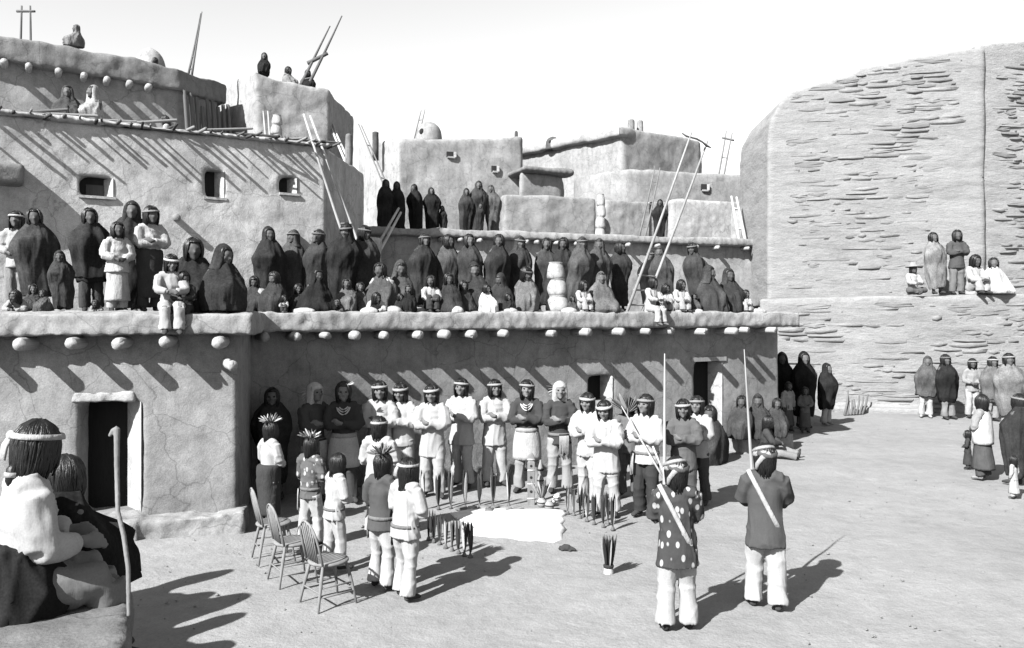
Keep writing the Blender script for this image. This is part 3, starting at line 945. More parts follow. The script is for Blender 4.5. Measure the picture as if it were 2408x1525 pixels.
def chimney(label, vx, y0, y1, D, w, val, hood=True):
    base = W(vx, y0, D)
    s = D / FV
    H, r = (y0 - y1) * s, w * s / 2
    g = G()
    g.drape([(-0.8, 0, 0, r, r), (H * 0.3, 0, 0, r, r), (H * 0.75, 0, 0, r * 0.94, r * 0.94), (H * 0.92, 0, 0, r * (0.8 if hood else 1.1), r), (H, 0, 0, r * 0.3, r * 0.3)], n=14, folds=(0.06, 3, 0.2), seed=int(vx))
    o = obj('chimney', g, mat('adobe', val))
    o.location = base
    tag(o, label, 'chimney')
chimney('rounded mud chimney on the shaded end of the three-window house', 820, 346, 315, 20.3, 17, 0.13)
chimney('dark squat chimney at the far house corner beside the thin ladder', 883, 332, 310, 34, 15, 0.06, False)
chimney('tiny pointed dark chimney on the far house with two windows', 1214, 332, 308, 35.8, 9, 0.06)
chimney('paired far chimney pot on the corner of the large far house', 1484, 300, 281, 39, 18, 0.16)
chimney('further of the chimney pots above the shaded far house face', 1505, 300, 283, 39.4, 16, 0.2)
def oven(label, vx, y0, y1, D, w, val):
    base = W(vx, y0, D)
    s = D / FV
    H, r = (y0 - y1) * s, w * s / 2
    g = G()
    g.drape([(-0.3, 0, 0, r, r), (0, 0, 0, r, r), (H * 0.35, 0, 0, r * 0.95, r * 0.95), (H * 0.65, 0, 0, r * 0.78, r * 0.78), (H * 0.88, 0, 0, r * 0.48, r * 0.48), (H, 0, 0, r * 0.12, r * 0.12)], n=22, folds=(0.03, 3, 0.2), seed=int(vx), sub=3)
    t = thing('oven', label, 'oven', base)
    obj('dome', g, mat('adobe', val), t)
    m = G(); m.ell((0, 0, 0), (r * 0.2, r * 0.12, H * 0.22))
    obj('mouth', m, mat('wood', 0.015), t, Matrix.Translation((-r * 0.42, -r * 0.83, H * 0.18)))
oven('domed mud oven on the topmost house roof', 353, 172, 114, 20.3, 72, 0.24)
oven('domed mud oven on the far house with two windows', 1008, 322, 287, 34.6, 62, 0.2)
oven('low dark mud oven dome on the pale sloping far roof', 1300, 340, 322, 41.5, 34, 0.06)

# ------------------------------------------------------------------ bow-back chairs
def make_chair(label):
    t = thing('chair', label, 'chair', group='wooden bow-back chairs')
    m = mat('wood', 0.17)
    g = G()   # seat: saddle-shaped slab, front is -Y
    pts = []
    g.drape([(0.425, 0, 0, 0.17, 0.17), (0.43, 0, 0, 0.205, 0.20), (0.447, 0, 0, 0.215, 0.21), (0.462, 0, 0, 0.205, 0.20), (0.458, 0, 0.0, 0.12, 0.12)], n=20, sub=1)
    obj('seat', g, m, t)
    for sx in (-1, 1):
        for sy in (-1, 1):
            g = G()
            g.loft([(sx * 0.135, sy * 0.13, 0.44), (sx * 0.16, sy * 0.16, 0.3), (sx * 0.185, sy * 0.19, 0.15), (sx * 0.205, sy * 0.215, 0)], [0.014, 0.020, 0.015, 0.011], n=8)
            obj('leg', g, m, t)
    for sx in (-1, 1):
        for z, q in ((0.14, 0.18), (0.23, 0.168)):
            g = G(); g.loft([(sx * (q + 0.01), -q - 0.01, z), (sx * (q + 0.01), q + 0.01, z)], [0.009, 0.009], n=6)
            obj('stretcher', g, m, t)
    for sy in (-1, 1):
        g = G(); g.loft([(-0.18, sy * 0.185, 0.18), (0.18, sy * 0.185, 0.18)], [0.009, 0.009], n=6)
        obj('stretcher', g, m, t)
    bow = []
    for i in range(15):
        a = math.pi * i / 14
        x = -0.185 * math.cos(a) * (1 + 0.05 * math.sin(a))
        hgt = math.sin(a) ** 0.55
        bow.append(Vector((x, 0.155 + 0.10 * hgt, 0.455 + 0.43 * hgt)))
    g = G(); g.loft(bow, [0.013] * 15, n=8)
    obj('bow', g, m, t)
    for i in range(6):
        f = (i + 1) / 7
        xb = -0.13 + 0.26 * f
        x = -0.165 + 0.33 * f
        a = math.acos(max(-1, min(1, -x / 0.19)))
        hgt = math.sin(a) ** 0.55
        g = G(); g.loft([(xb, 0.165, 0.455), (x, 0.155 + 0.10 * hgt, 0.455 + 0.43 * hgt)], [0.0085, 0.007], n=6)
        obj('spindle', g, m, t)
    return t
def dup(root, label, loc, rz):
    r = root.copy(); COL.objects.link(r)
    r['label'] = label; r.location = loc; r.rotation_euler = (0, 0, rz)
    for ch in root.children:
        c = ch.copy(); COL.objects.link(c); c.parent = r
    return r
ch = make_chair('bow-back wooden chair nearest the viewer behind the standing men')
ch.location = (X_at(772, 8.45), 8.45, 0); ch.rotation_euler = (0, 0, R(130))
dup(ch, 'bow-back wooden chair between the other two chairs', (X_at(688, 9.15), 9.15, 0), R(124))
dup(ch, 'bow-back wooden chair farthest back, beside the man in the dark blanket', (X_at(643, 9.95), 9.95, 0), R(118))

# ------------------------------------------------------------------ the altar on the ground
g = G()
out = [(1060, 1206), (1100, 1199), (1160, 1195), (1230, 1198), (1290, 1197), (1330, 1201), (1336, 1208), (1324, 1216), (1332, 1224), (1320, 1233), (1330, 1245), (1319, 1256), (1322, 1270), (1306, 1282), (1262, 1278), (1225, 1276), (1180, 1271), (1140, 1266), (1112, 1262), (1104, 1252), (1118, 1240), (1088, 1226), (1070, 1216)]
P = [W(x, y, DG(y)) for x, y in out]
c0 = sum(P, Vector()) / len(P)
V, F = [(c0.x, c0.y, 0.028)], []
n = len(P)
for k, (s, z) in enumerate(((0.3, 0.03), (0.6, 0.024), (0.9, 0.016), (1.0, 0.004), (1.01, -0.02))):
    for i, p in enumerate(P):
        q = c0.lerp(p, s * (1 + rnd.uniform(-0.03, 0.03)))
        V.append((q.x, q.y, z + rnd.uniform(0, 0.016) * (k < 3)))
for i in range(n):
    j = (i + 1) % n
    F.append((0, 1 + j, 1 + i))
    for k in range(4):
        a = 1 + k * n
        F.append((a + i, a + j, a + n + j, a + n + i))
g.add(V, [f[::-1] for f in F])
o = obj('meal_patch', g, mat('powder', 0.46))
tag(o, 'patch of white meal spread on the ground among the feathered sticks', 'meal')

FE = G()   # a feather one unit long along +Z, flat in Y
FE.loft([(0, 0, 0), (0, 0, 0.2), (0.01, 0.0, 0.5), (0.02, 0.0, 0.8), (0.02, 0, 1.0)], [(0.025, 0.012), (0.085, 0.014), (0.11, 0.014), (0.085, 0.012), (0.012, 0.006)], n=8)
FEATHER = FE.mesh('feather')
def feather(parent, base, direction, L, val, wid=1.0, roll=0.0, name='feather'):
    d = Vector(direction).normalized()
    M = Matrix.Translation(base) @ d.to_track_quat('Z', 'Y').to_matrix().to_4x4() @ Matrix.Rotation(roll, 4, 'Z') @ Matrix.Diagonal((L * wid, L * wid, L, 1))
    return obj(name, FEATHER, mat('plume', val), parent, M)
def prayer_stick(label, vx, y0, y1, group):
    D = DG(y0)
    h = (y0 - y1) * D / FV
    t = thing('feathered_stick', label, 'feathered stick', (X_at(vx, D), D, 0), rnd.random() * 6, group=group)
    stick(t, 'shaft', (0, 0, -0.03), (rnd.uniform(-0.01, 0.01), 0, h * 0.7), 0.011, 0.008, mat('wood', 0.05))
    for k in range(5):
        a = k * 1.256 + rnd.random()
        b = Vector((0.010 * math.cos(a), 0.010 * math.sin(a), h * (0.12 + 0.12 * (k % 2))))
        feather(t, b, (0.05 * math.cos(a), 0.05 * math.sin(a), 1), h * rnd.uniform(0.68, 0.80), (0.02, 0.035, 0.28, 0.02, 0.05)[k], 0.55, a)
    g = G(); g.loft([(0, 0, 0.0), (0, 0, 0.02), (0, 0, 0.05)], [0.035, 0.026, 0.012], n=8)
    obj('base', g, mat('adobe', 0.1), t)
ROW = 'feathered sticks standing in a line before the men'
ORD = ('first', 'second', 'third', 'fourth', 'fifth', 'sixth', 'seventh', 'eighth', 'ninth')
for i, (x, y0, y1) in enumerate(((995, 1198, 1104), (1031, 1198, 1104), (1060, 1196, 1100), (1094, 1195, 1103), (1128, 1192, 1102), (1159, 1191, 1100), (1196, 1190, 1092))):
    prayer_stick('tall feathered stick behind the white meal, %s in line counting toward the altar slab' % ORD[i], x, y0, y1, ROW)
RW2 = 'feathered sticks in the cluster by the white-shirted pair'
for i, (x, y0, y1) in enumerate(((1335, 1209, 1137), (1349, 1212, 1139), (1364, 1219, 1140), (1372, 1214, 1142), (1380, 1226, 1154), (1397, 1233, 1156), (1419, 1240, 1158), (1429, 1232, 1158), (1441, 1247, 1160))):
    prayer_stick('feathered stick before the white-shirted pair, %s counting away from the altar jars' % ORD[i], x, y0, y1, RW2)
RW3 = 'feathered sticks in the cluster beside the fringed sash man'
for i, (x, y0, y1) in enumerate(((1008, 1270, 1204), (1014, 1262, 1200), (1020, 1276, 1204), (1034, 1281, 1207), (1048, 1290, 1213), (1063, 1296, 1217), (1078, 1302, 1219), (1092, 1308, 1220), (1106, 1311, 1222))):
    prayer_stick('feathered stick near the fringed sash man, %s counting from him toward the plaza' % ORD[i], x, y0, y1, RW3)
# flared bundle standing alone in front
D = DG(1352)
t = thing('feather_bundle', 'flared bundle of feathers with a pale foot standing alone on the earth', 'feather bundle', (X_at(1431, D), D, 0))
g = G(); g.drape([(-0.02, 0, 0, 0.05, 0.05), (0.02, 0, 0, 0.062, 0.062), (0.05, 0, 0, 0.055, 0.055), (0.09, 0, 0, 0.05, 0.05)], n=14, folds=(0.08, 5, 0))
obj('foot', g, mat('cloth', 0.34), t)
g = G(); g.drape([(0.08, 0, 0, 0.05, 0.05), (0.085, 0, 0, 0.06, 0.06), (0.115, 0, 0, 0.062, 0.062), (0.12, 0, 0, 0.05, 0.05)], n=14)
obj('binding', g, mat('cloth', 0.03), t)
for k in range(24):
    a = k * 2.4
    r = 0.045 * math.sqrt((k + 0.5) / 24)
    feather(t, (r * math.cos(a), r * math.sin(a), 0.09), (0.16 * r / 0.045 * math.cos(a), 0.16 * r / 0.045 * math.sin(a), 1), rnd.uniform(0.33, 0.38), rnd.choice((0.02, 0.03, 0.08, 0.2, 0.02)), 0.5, a)
# carved slab and the other altar pieces
D = DG(1186)
t = thing('altar_slab', 'tall narrow painted altar slab standing behind the white meal', 'altar slab', (X_at(1249, D), D, 0))
g = G(); g.prism([(-0.058, -0.018), (0.058, -0.018), (0.058, 0.018), (-0.058, 0.018)], -0.03, 0.66)
g.loft([(0, 0, 0.66), (0, 0, 0.70), (0, 0, 0.76), (0, 0, 0.80)], [(0.05, 0.018), (0.062, 0.018), (0.05, 0.018), (0.02, 0.014)], n=10)
obj('board', remesh(g, 'board', 0.009, 1), mat('wood', 0.17), t)
for z, r in ((0.2, 0.022), (0.42, 0.022), (0.60, 0.02)):
    g = G(); g.ell((0, -0.021, z), (r, 0.006, r))
    obj('painted_disc', g, mat('wood', 0.02), t)
for z in (0.08, 0.31, 0.52, 0.69):
    g = G(); g.box((-0.056, -0.0215, z), (0.056, -0.016, z + 0.02))
    obj('painted_band', g, mat('cloth', 0.42), t)
D = DG(1176)
t = thing('carved_figure', 'slim carved figure with pointed cap beside the painted slab', 'figure', (X_at(1271, D), D, 0))
g = G(); g.loft([(0, 0, -0.02), (0, 0, 0.1), (0, 0, 0.28), (0, 0, 0.34), (0, 0, 0.40), (0, 0, 0.46), (0, 0, 0.52), (0, 0, 0.64)], [0.05, 0.052, 0.055, 0.05, 0.028, 0.045, 0.04, 0.006], n=12)
obj('body', g, mat('wood', 0.22), t)
for z in (0.3, 0.47):
    g = G(); g.drape([(z, 0, 0, 0.045, 0.045), (z + 0.003, 0, 0, 0.06, 0.06), (z + 0.025, 0, 0, 0.058, 0.058), (z + 0.028, 0, 0, 0.04, 0.04)], n=12)
    obj('painted_band', g, mat('cloth', 0.03), t)
def jar(label, vx, y0, r, h, val, feathers=0):
    D = DG(y0)
    t = thing('jar', label, 'jar', (X_at(vx, D), D, 0))
    g = G(); g.drape([(-0.01, 0, 0, r * 0.6, r * 0.6), (h * 0.1, 0, 0, r * 0.8, r * 0.8), (h * 0.42, 0, 0, r, r), (h * 0.72, 0, 0, r * 0.7, r * 0.7), (h * 0.85, 0, 0, r * 0.5, r * 0.5), (h, 0, 0, r * 0.62, r * 0.62), (h, 0, 0, r * 0.45, r * 0.45), (h * 0.9, 0, 0, r * 0.4, r * 0.4)], n=18)
    obj('vessel', g, mat('clay', val), t)
    g = G(); g.drape([(h * 0.40, 0, 0, r * 0.9, r * 0.9), (h * 0.41, 0, 0, r * 1.02, r * 1.02), (h * 0.5, 0, 0, r * 1.0, r * 1.0), (h * 0.51, 0, 0, r * 0.85, r * 0.85)], n=18, sub=1)
    obj('painted_band', g, mat('clay', 0.03), t)
    for k in range(feathers):
        a = k * 2.4; f = math.sqrt((k + 0.5) / feathers)
        feather(t, (0.3 * r * f * math.cos(a), 0.3 * r * f * math.sin(a), h * 0.85), (0.7 * f * math.cos(a), 0.7 * f * math.sin(a), 1), rnd.uniform(0.25, 0.32), rnd.choice((0.02, 0.05, 0.25)), 0.5, a)
    return t
jar('small jar with a spray of feathers beside the painted slab', 1274, 1190, 0.085, 0.13, 0.25, 13)
jar('small painted clay jar at the corner of the white meal', 1292, 1199, 0.08, 0.15, 0.2)
jar('little white clay bowl behind the painted jar', 1310, 1176, 0.07, 0.09, 0.5)
jar('small clay jar on the ground near the white meal edge', 1298, 1188, 0.06, 0.1, 0.4)
# dark carved stone lying on the earth
D = DG(1296)
g = G(); g.loft([(-0.1, 0, 0.015), (-0.075, 0, 0.03), (-0.03, 0.005, 0.04), (0.03, 0, 0.04), (0.07, 0.0, 0.032), (0.10, 0.0, 0.025), (0.125, -0.005, 0.02)], [0.01, 0.034, 0.045, 0.043, 0.028, 0.022, 0.01], n=12)
for x in (-0.05, 0.05):
    for y in (-0.03, 0.03): g.ell((x, y, 0.012), (0.018, 0.014, 0.014))
o = obj('carved_stone', remesh(g, 'carved_stone', 0.008, 1), mat('clay', 0.03))
o.location = (X_at(1332, D), D, 0); o.rotation_euler = (0, 0, R(-15))
tag(o, 'small dark carved stone animal lying near the white meal', 'carving')
# flat stones along the back edge of the meal
for i, (x, y) in enumerate(((1085, 1200), (1110, 1198), (1140, 1197), (1168, 1196), (1190, 1199), (1216, 1198), (1150, 1203))):
    D = DG(y)
    o = obj('flat_stone', STONES[i % 8], mat('stone', (0.14, 0.24, 0.2)[i % 3]), None, Matrix.Translation((X_at(x, D), D, 0.02)) @ Matrix.Rotation(i * 1.3, 4, 'Z') @ Matrix.Diagonal((0.17, 0.11, 0.05, 1)))
    tag(o, 'flat stone at the back edge of the white meal, %s counting toward the altar slab' % ORD[(0, 1, 2, 4, 5, 6, 3)[i]], 'stone', 'flat stones edging the white meal')
# sticks heaped at the foot of the stone wall
for i in range(7):
    D = 23.9 + 0.05 * i
    a = W(1986 + i * 7, 0, D); a.z = 0.0
    b = Vector((a.x + rnd.uniform(0.1, 0.35), a.y + 0.25, 0.55 + rnd.uniform(-0.15, 0.15)))
    g = G(); g.loft([a, a.lerp(b, 0.5) + Vector((0.03, 0, 0.03)), b], [0.035, 0.03, 0.02], n=7)
    o = obj('loose_stick', g, mat('wood', 0.12))
    tag(o, 'bent stick at the foot of the stone wall, %s counting from the lone blanketed man' % ORD[i], 'stick', 'sticks leaning at the stone wall foot')
# folded cloths and bread on the parapet
def cloth_heap(label, vx, vy, D, rx, ry, hz, val, seed, cat='cloth'):
    g = G()
    g.drape([(-0.02, 0, 0, rx, ry), (hz * 0.3, 0, 0, rx * 0.98, ry), (hz * 0.7, 0, 0, rx * 0.75, ry * 0.7), (hz, 0, 0, rx * 0.25, ry * 0.25)], n=22, folds=(0.12, 5, 0.8), seed=seed, sub=3)
    o = obj('folded_cloth', g, mat('cloth', val))
    o.location = (X_at(vx, D), D, ROOF + 0.01)
    tag(o, label, cat)
cloth_heap('white folded cloth on the parapet beside the seated dark figure', 520, 735, 11.6, 0.19, 0.14, 0.09, 0.28, 1)
for i, (vx, v, nb) in enumerate(((715, 0.26, 'near the broad black-robed woman'), (868, 0.28, 'under the child with spread white sleeves'), (925, 0.24, 'left on the parapet below the short thick ladder'), (1075, 0.27, 'before the seated dark women'), (1200, 0.25, 'near the parapet jar'), (1338, 0.27, 'just past the pot chimney'), (1640, 0.27, 'before the larger hooded sitter'), (1780, 0.24, 'at the far end of the terrace parapet'))):
    cloth_heap('white cloth lying ' + nb, vx, 735, Dedge(vx) + 0.22, rnd.uniform(0.12, 0.2), 0.11, rnd.uniform(0.06, 0.11), v, 20 + i)
cloth_heap('round pale bundle stacked behind the crouched child', 606, 735, 14.2, 0.34, 0.28, 0.42, 0.22, 2, 'bundle')
cloth_heap('white cloth lying before the white-shirted crouching pair', 1445, 735, 16.9, 0.2, 0.14, 0.1, 0.28, 3)
cloth_heap('pale cloth at the parapet between the seated dark women', 985, 735, 14.9, 0.16, 0.12, 0.08, 0.26, 4)
cloth_heap('white round bundle beside the seated dark-robed pair', 1700, 735, 17.9, 0.25, 0.2, 0.32, 0.28, 5, 'bundle')
jar_t = jar('small pale jar standing on the parapet near the pot chimney', 1238, 1190, 0.13, 0.42, 0.4)
jar_t.location = (X_at(1238, 15.9), 15.9, ROOF)

# ------------------------------------------------------------------ people
# local frame: unit stature, feet (or seat) at the origin, facing -Y
def skeleton(pose, arms, bow):
    J = {}
    v = Vector
    dz = 0.0
    if pose in ('cross', 'knees', 'edge', 'legs'): dz = -0.45
    if pose == 'kneel': dz = -0.27
    def T(y, z):   # torso point, bent forward by bow
        b = bow * (z - 0.52) / 0.31
        return v((0, y - 0.10 * b, z + dz - 0.03 * b * b))
    J['pel'], J['wst'], J['chs'], J['nck'] = T(0, 0.52), T(0, 0.61), T(-0.004, 0.72), T(0, 0.832)
    J['head'] = J['nck'] + v((0, -0.018 - 0.025 * bow, 0.094 - 0.006 * bow))
    if pose == 'prone':
        J['pel'], J['wst'], J['chs'], J['nck'] = v((0, 0.34, 0.075)), v((0, 0.25, 0.10)), v((0, 0.13, 0.14)), v((0, 0.03, 0.19))
        J['head'] = v((0, -0.05, 0.245))
    for s, k in ((-1, 'r'), (1, 'l')):
        if pose in ('stand', 'walk'):
            J['hip' + k] = v((s * 0.048, 0, 0.49)); J['kne' + k] = v((s * 0.056, -0.012, 0.275)); J['ank' + k] = v((s * 0.060, 0.012, 0.045)); J['toe' + k] = v((s * 0.075, -0.085, 0.018))
        elif pose == 'cross':
            J['hip' + k] = v((s * 0.055, 0, 0.07)); J['kne' + k] = v((s * 0.175, -0.14, 0.085)); J['ank' + k] = v((-s * 0.03, -0.185 - 0.02 * s, 0.04)); J['toe' + k] = v((-s * 0.09, -0.16, 0.03))
        elif pose == 'knees':
            J['hip' + k] = v((s * 0.052, 0, 0.07)); J['kne' + k] = v((s * 0.06, -0.17, 0.25)); J['ank' + k] = v((s * 0.055, -0.19, 0.04)); J['toe' + k] = v((s * 0.065, -0.28, 0.018))
        elif pose == 'edge':
            J['hip' + k] = v((s * 0.052, 0, 0.06)); J['kne' + k] = v((s * 0.065, -0.225, 0.055)); J['ank' + k] = v((s * 0.06, -0.235, -0.165)); J['toe' + k] = v((s * 0.07, -0.33, -0.20))
        elif pose == 'legs':
            J['hip' + k] = v((s * 0.052, 0, 0.06)); J['kne' + k] = v((s * 0.10, -0.215, 0.11 if s > 0 else 0.075)); J['ank' + k] = v((s * 0.11, -0.42, 0.04)); J['toe' + k] = v((s * 0.13, -0.45, 0.11))
        elif pose == 'kneel':
            J['hip' + k] = v((s * 0.05, 0, 0.23)); J['kne' + k] = v((s * 0.06, -0.06, 0.04)); J['ank' + k] = v((s * 0.06, 0.14, 0.035)); J['toe' + k] = v((s * 0.06, 0.21, 0.02))
        else:
            J['hip' + k] = v((s * 0.05, 0.36, 0.07)); J['kne' + k] = v((s * 0.06, 0.58, 0.05)); J['ank' + k] = v((s * 0.06, 0.79, 0.045)); J['toe' + k] = v((s * 0.06, 0.87, 0.03))
        S = J['nck'] + v((s * 0.100, 0.004, -0.030))
        J['sho' + k] = S
        if pose == 'prone':
            J['elb' + k] = v((s * 0.15, -0.05, 0.04)); J['wri' + k] = v((s * 0.03, -0.15, 0.035)); J['tip' + k] = v((-s * 0.03, -0.19, 0.03))
        elif arms == 'cross':
            o = 0.014 if s > 0 else -0.006
            J['elb' + k] = S + v((s * 0.035, -0.055, -0.150)); J['wri' + k] = v((-s * 0.025, S.y - 0.120 - o, S.z - 0.135 + o)); J['tip' + k] = v((-s * 0.095, S.y - 0.085, S.z - 0.125 + o))
        elif arms == 'clasp':
            J['elb' + k] = S + v((s * 0.045, -0.02, -0.160)); J['wri' + k] = v((s * 0.045, S.y - 0.125, S.z - 0.205)); J['tip' + k] = v((-s * 0.03, S.y - 0.150, S.z - 0.225))
        elif arms == 'hold':
            J['elb' + k] = S + v((s * 0.030, -0.060, -0.150)); J['wri' + k] = v((s * 0.035, S.y - 0.155, S.z - 0.12 + 0.02 * s)); J['tip' + k] = v((-s * 0.02, S.y - 0.185, S.z - 0.09 + 0.02 * s))
        elif arms == 'wrap':
            J['elb' + k] = S + v((s * 0.008, -0.02, -0.150)); J['wri' + k] = v((s * 0.02, S.y - 0.055, S.z - 0.12)); J['tip' + k] = v((-s * 0.03, S.y - 0.058, S.z - 0.10))
        elif arms == 'side_fwd':
            J['elb' + k] = S + v((s * 0.016, -0.02, -0.155)); J['wri' + k] = v((s * 0.085, S.y - 0.135, S.z - 0.155)); J['tip' + k] = v((s * 0.05, S.y - 0.22, S.z - 0.185))
        elif arms == 'knees':
            J['elb' + k] = S + v((s * 0.03, -0.09, -0.130)); J['wri' + k] = v((s * 0.03, S.y - 0.20, S.z - 0.150)); J['tip' + k] = v((-s * 0.04, S.y - 0.22, S.z - 0.16))
        else:
            J['elb' + k] = S + v((s * 0.035, 0.012, -0.165)); J['wri' + k] = S + v((s * 0.035, -0.03, -0.310)); J['tip' + k] = S + v((s * 0.03, -0.045, -0.395))
    return J
def shift_legs(J, q):
    for k, s in (('r', -1), ('l', 1)):
        f = q if s > 0 else -q
        J['kne' + k] = J['kne' + k] + Vector((0.006 * s, -0.022 * f - 0.004, 0)); J['ank' + k] = J['ank' + k] + Vector((0.010 * s, -0.030 * f, 0)); J['toe' + k] = J['toe' + k] + Vector((0.022 * s * (1 + 0.5 * f), -0.030 * f, 0))
    J['hipr'] = J['hipr'] + Vector((0, 0, 0.006 * q)); J['hipl'] = J['hipl'] - Vector((0, 0, 0.006 * q))
def head_matrix(J, yaw, pitch, hs=1.14):
    return Matrix.Translation(J['head'] + Vector((0, 0, 0.008))) @ Matrix.Rotation(yaw, 4, 'Z') @ Matrix.Rotation(pitch, 4, 'X') @ Matrix.Scale(hs, 4)

def hand(g, w, tip, k, fr=0.0062):
    d = (tip - w)
    L = max(d.length, 0.05)
    d = d.normalized()
    up = Vector((0, 0, 1))
    if abs(d.z) > 0.8: up = Vector((0, -1, 0))
    sd = d.cross(up).normalized()
    nn = sd.cross(d).normalized()
    L = 0.098
    g.loft([w - d * 0.01, w + d * 0.018, w + d * L * 0.48], [(0.013, 0.016), (0.014, 0.024), (0.011, 0.025)], n=8, side=sd)
    g.loft([w - d * 0.01, w + d * 0.02, w + d * L * 0.5], [(0.015, 0.011), (0.023, 0.012), (0.025, 0.010)], n=8, side=up)
    for i, (o, ln) in enumerate(((-0.018, 0.40), (-0.006, 0.48), (0.006, 0.45), (0.018, 0.35))):
        a = w + d * L * 0.45 + up * o
        b = a + d * L * ln * 0.55 + sd * 0.004
        c = b + d * L * ln * 0.45 - sd * 0.010
        g.loft([a, b, c], [fr, fr * 0.95, fr * 0.8], n=6)
    a = w + d * 0.02 + up * 0.018
    g.loft([a, a + d * 0.022 + up * 0.014, a + d * 0.045 + up * 0.012], [fr * 1.15, fr, fr * 0.8], n=6)

def body_shapes(J, HM):
    g = G()
    g.loft([J['pel'] - (J['wst'] - J['pel']) * 0.3, J['pel'], J['wst'], J['chs'], J['nck'].lerp(J['chs'], 0.28), J['nck']],
           [(0.055, 0.045), (0.082, 0.058), (0.068, 0.050), (0.088, 0.060), (0.080, 0.045), (0.03, 0.03)], n=12)
    g.loft([J['shor'], J['shor'].lerp(J['shol'], 0.5) + Vector((0, 0, 0.012)), J['shol']], [0.034, 0.04, 0.034], n=8)
    g.loft([J['nck'] - Vector((0, 0, 0.02)), J['nck'], J['head'] - Vector((0, -0.005, 0.02))], [0.034, 0.029, 0.029], n=8)
    for k in 'rl':
        g.loft([J['hip' + k], J['hip' + k].lerp(J['kne' + k], 0.5), J['kne' + k]], [0.052, 0.048, 0.034], n=8)
        g.loft([J['kne' + k], J['kne' + k].lerp(J['ank' + k], 0.35), J['ank' + k]], [0.034, 0.035, 0.022], n=8)
        g.loft([J['ank' + k], J['ank' + k].lerp(J['toe' + k], 0.5) + Vector((0, 0, -0.004)), J['toe' + k]], [0.022, 0.022, 0.016], n=8)
        g.loft([J['sho' + k], J['sho' + k].lerp(J['elb' + k], 0.45), J['elb' + k]], [0.032, 0.030, 0.023], n=8)
        g.loft([J['elb' + k], J['elb' + k].lerp(J['wri' + k], 0.35), J['wri' + k]], [0.024, 0.024, 0.016], n=8)
        hand(g, J['wri' + k], J['tip' + k], k)
    h = G()
    h.ell((0, 0, 0.006), (0.046, 0.056, 0.060))
    h.ell((0, -0.014, -0.030), (0.037, 0.040, 0.036))
    h.loft([(0, -0.050, 0.012), (0, -0.058, -0.004), (0, -0.064, -0.014), (0, -0.054, -0.02)], [0.006, 0.008, 0.011, 0.010], n=6)
    h.ell((0, -0.047, 0.016), (0.034, 0.010, 0.008))
    h.ell((0, -0.050, -0.033), (0.014, 0.008, 0.004)); h.ell((0, -0.049, -0.041), (0.012, 0.008, 0.005)); h.ell((0, -0.045, -0.056), (0.014, 0.012, 0.010))
    for s in (-1, 1):
        h.ell((s * 0.028, -0.040, -0.012), (0.014, 0.012, 0.012))
        h.ell((s * 0.047, 0.006, -0.004), (0.006, 0.012, 0.017))
    g.add(h.v, h.f, HM)
    return g

CACHE = {}
def cached(key, fn):
    if key not in CACHE: CACHE[key] = fn()
    return CACHE[key]

def shirt_shapes(J, loose=1.0, hem=0.075, pose='stand'):
    g = G()
    dn = (J['pel'] - J['wst']).normalized()
    g.loft([J['pel'] + dn * hem, J['pel'], J['wst'], J['chs'], J['nck'].lerp(J['chs'], 0.26), J['nck'] - (J['nck'] - J['chs']).normalized() * 0.008],
           [(0.114 * loose, 0.092 * loose), (0.102 * loose, 0.080 * loose), (0.092 * loose, 0.072 * loose), (0.102, 0.078), (0.088, 0.056), (0.040, 0.040)], n=20, rnd_cap=-0.35)
    g.loft([J['shor'], J['shor'].lerp(J['shol'], 0.5) + Vector((0, 0, 0.012)), J['shol']], [0.047, 0.05, 0.047], n=10)
    for k in 'rl':
        e = J['elb' + k]
        g.loft([J['sho' + k], J['sho' + k].lerp(e, 0.5), e], [0.047, 0.047 * loose, 0.042 * loose], n=10)
        g.loft([e, e.lerp(J['wri' + k], 0.45), e.lerp(J['wri' + k], 0.86)], [0.042 * loose, 0.038 * loose, 0.029], n=10)
    return g
def trouser_shapes(J, wide=1.0, to=1.0):
    g = G()
    g.loft([J['pel'] + Vector((0, 0, 0.06)), J['pel'], J['pel'] - Vector((0, 0, 0.04))], [(0.085, 0.064), (0.094, 0.070), (0.08, 0.065)], n=14)
    for k in 'rl':
        h, n, a = J['hip' + k], J['kne' + k], J['ank' + k]
        g.loft([h, h.lerp(n, 0.5), n], [0.066, 0.060 * wide, 0.050 * wide], n=12)
        g.loft([n, n.lerp(a, 0.5), n.lerp(a, to)], [0.050 * wide, 0.049 * wide, 0.056 * wide], n=12, rnd_cap=-0.5)
    return g
def wrinkle(seed, amp):
    def f(co, no):
        q = co * np.array([16.0, 16.0, 7.0])
        w = co + 0.05 * np.stack([vnoise(co * 7, seed + 8), vnoise(co * 7, seed + 9), vnoise(co * 7, seed + 10)], 1)
        r1 = 1 - np.abs(vnoise(w * np.array([13.0, 13.0, 4.0]), seed + 2))
        r2 = 1 - np.abs(vnoise(w * np.array([7.0, 7.0, 13.0]), seed + 4))
        d = amp * 0.4 * fbm(q * 0.7, seed, 2) + amp * 1.6 * (r1 ** 4 - 0.25) + amp * 1.0 * (r2 ** 4 - 0.25)
        return co + no * d[:, None]
    return f

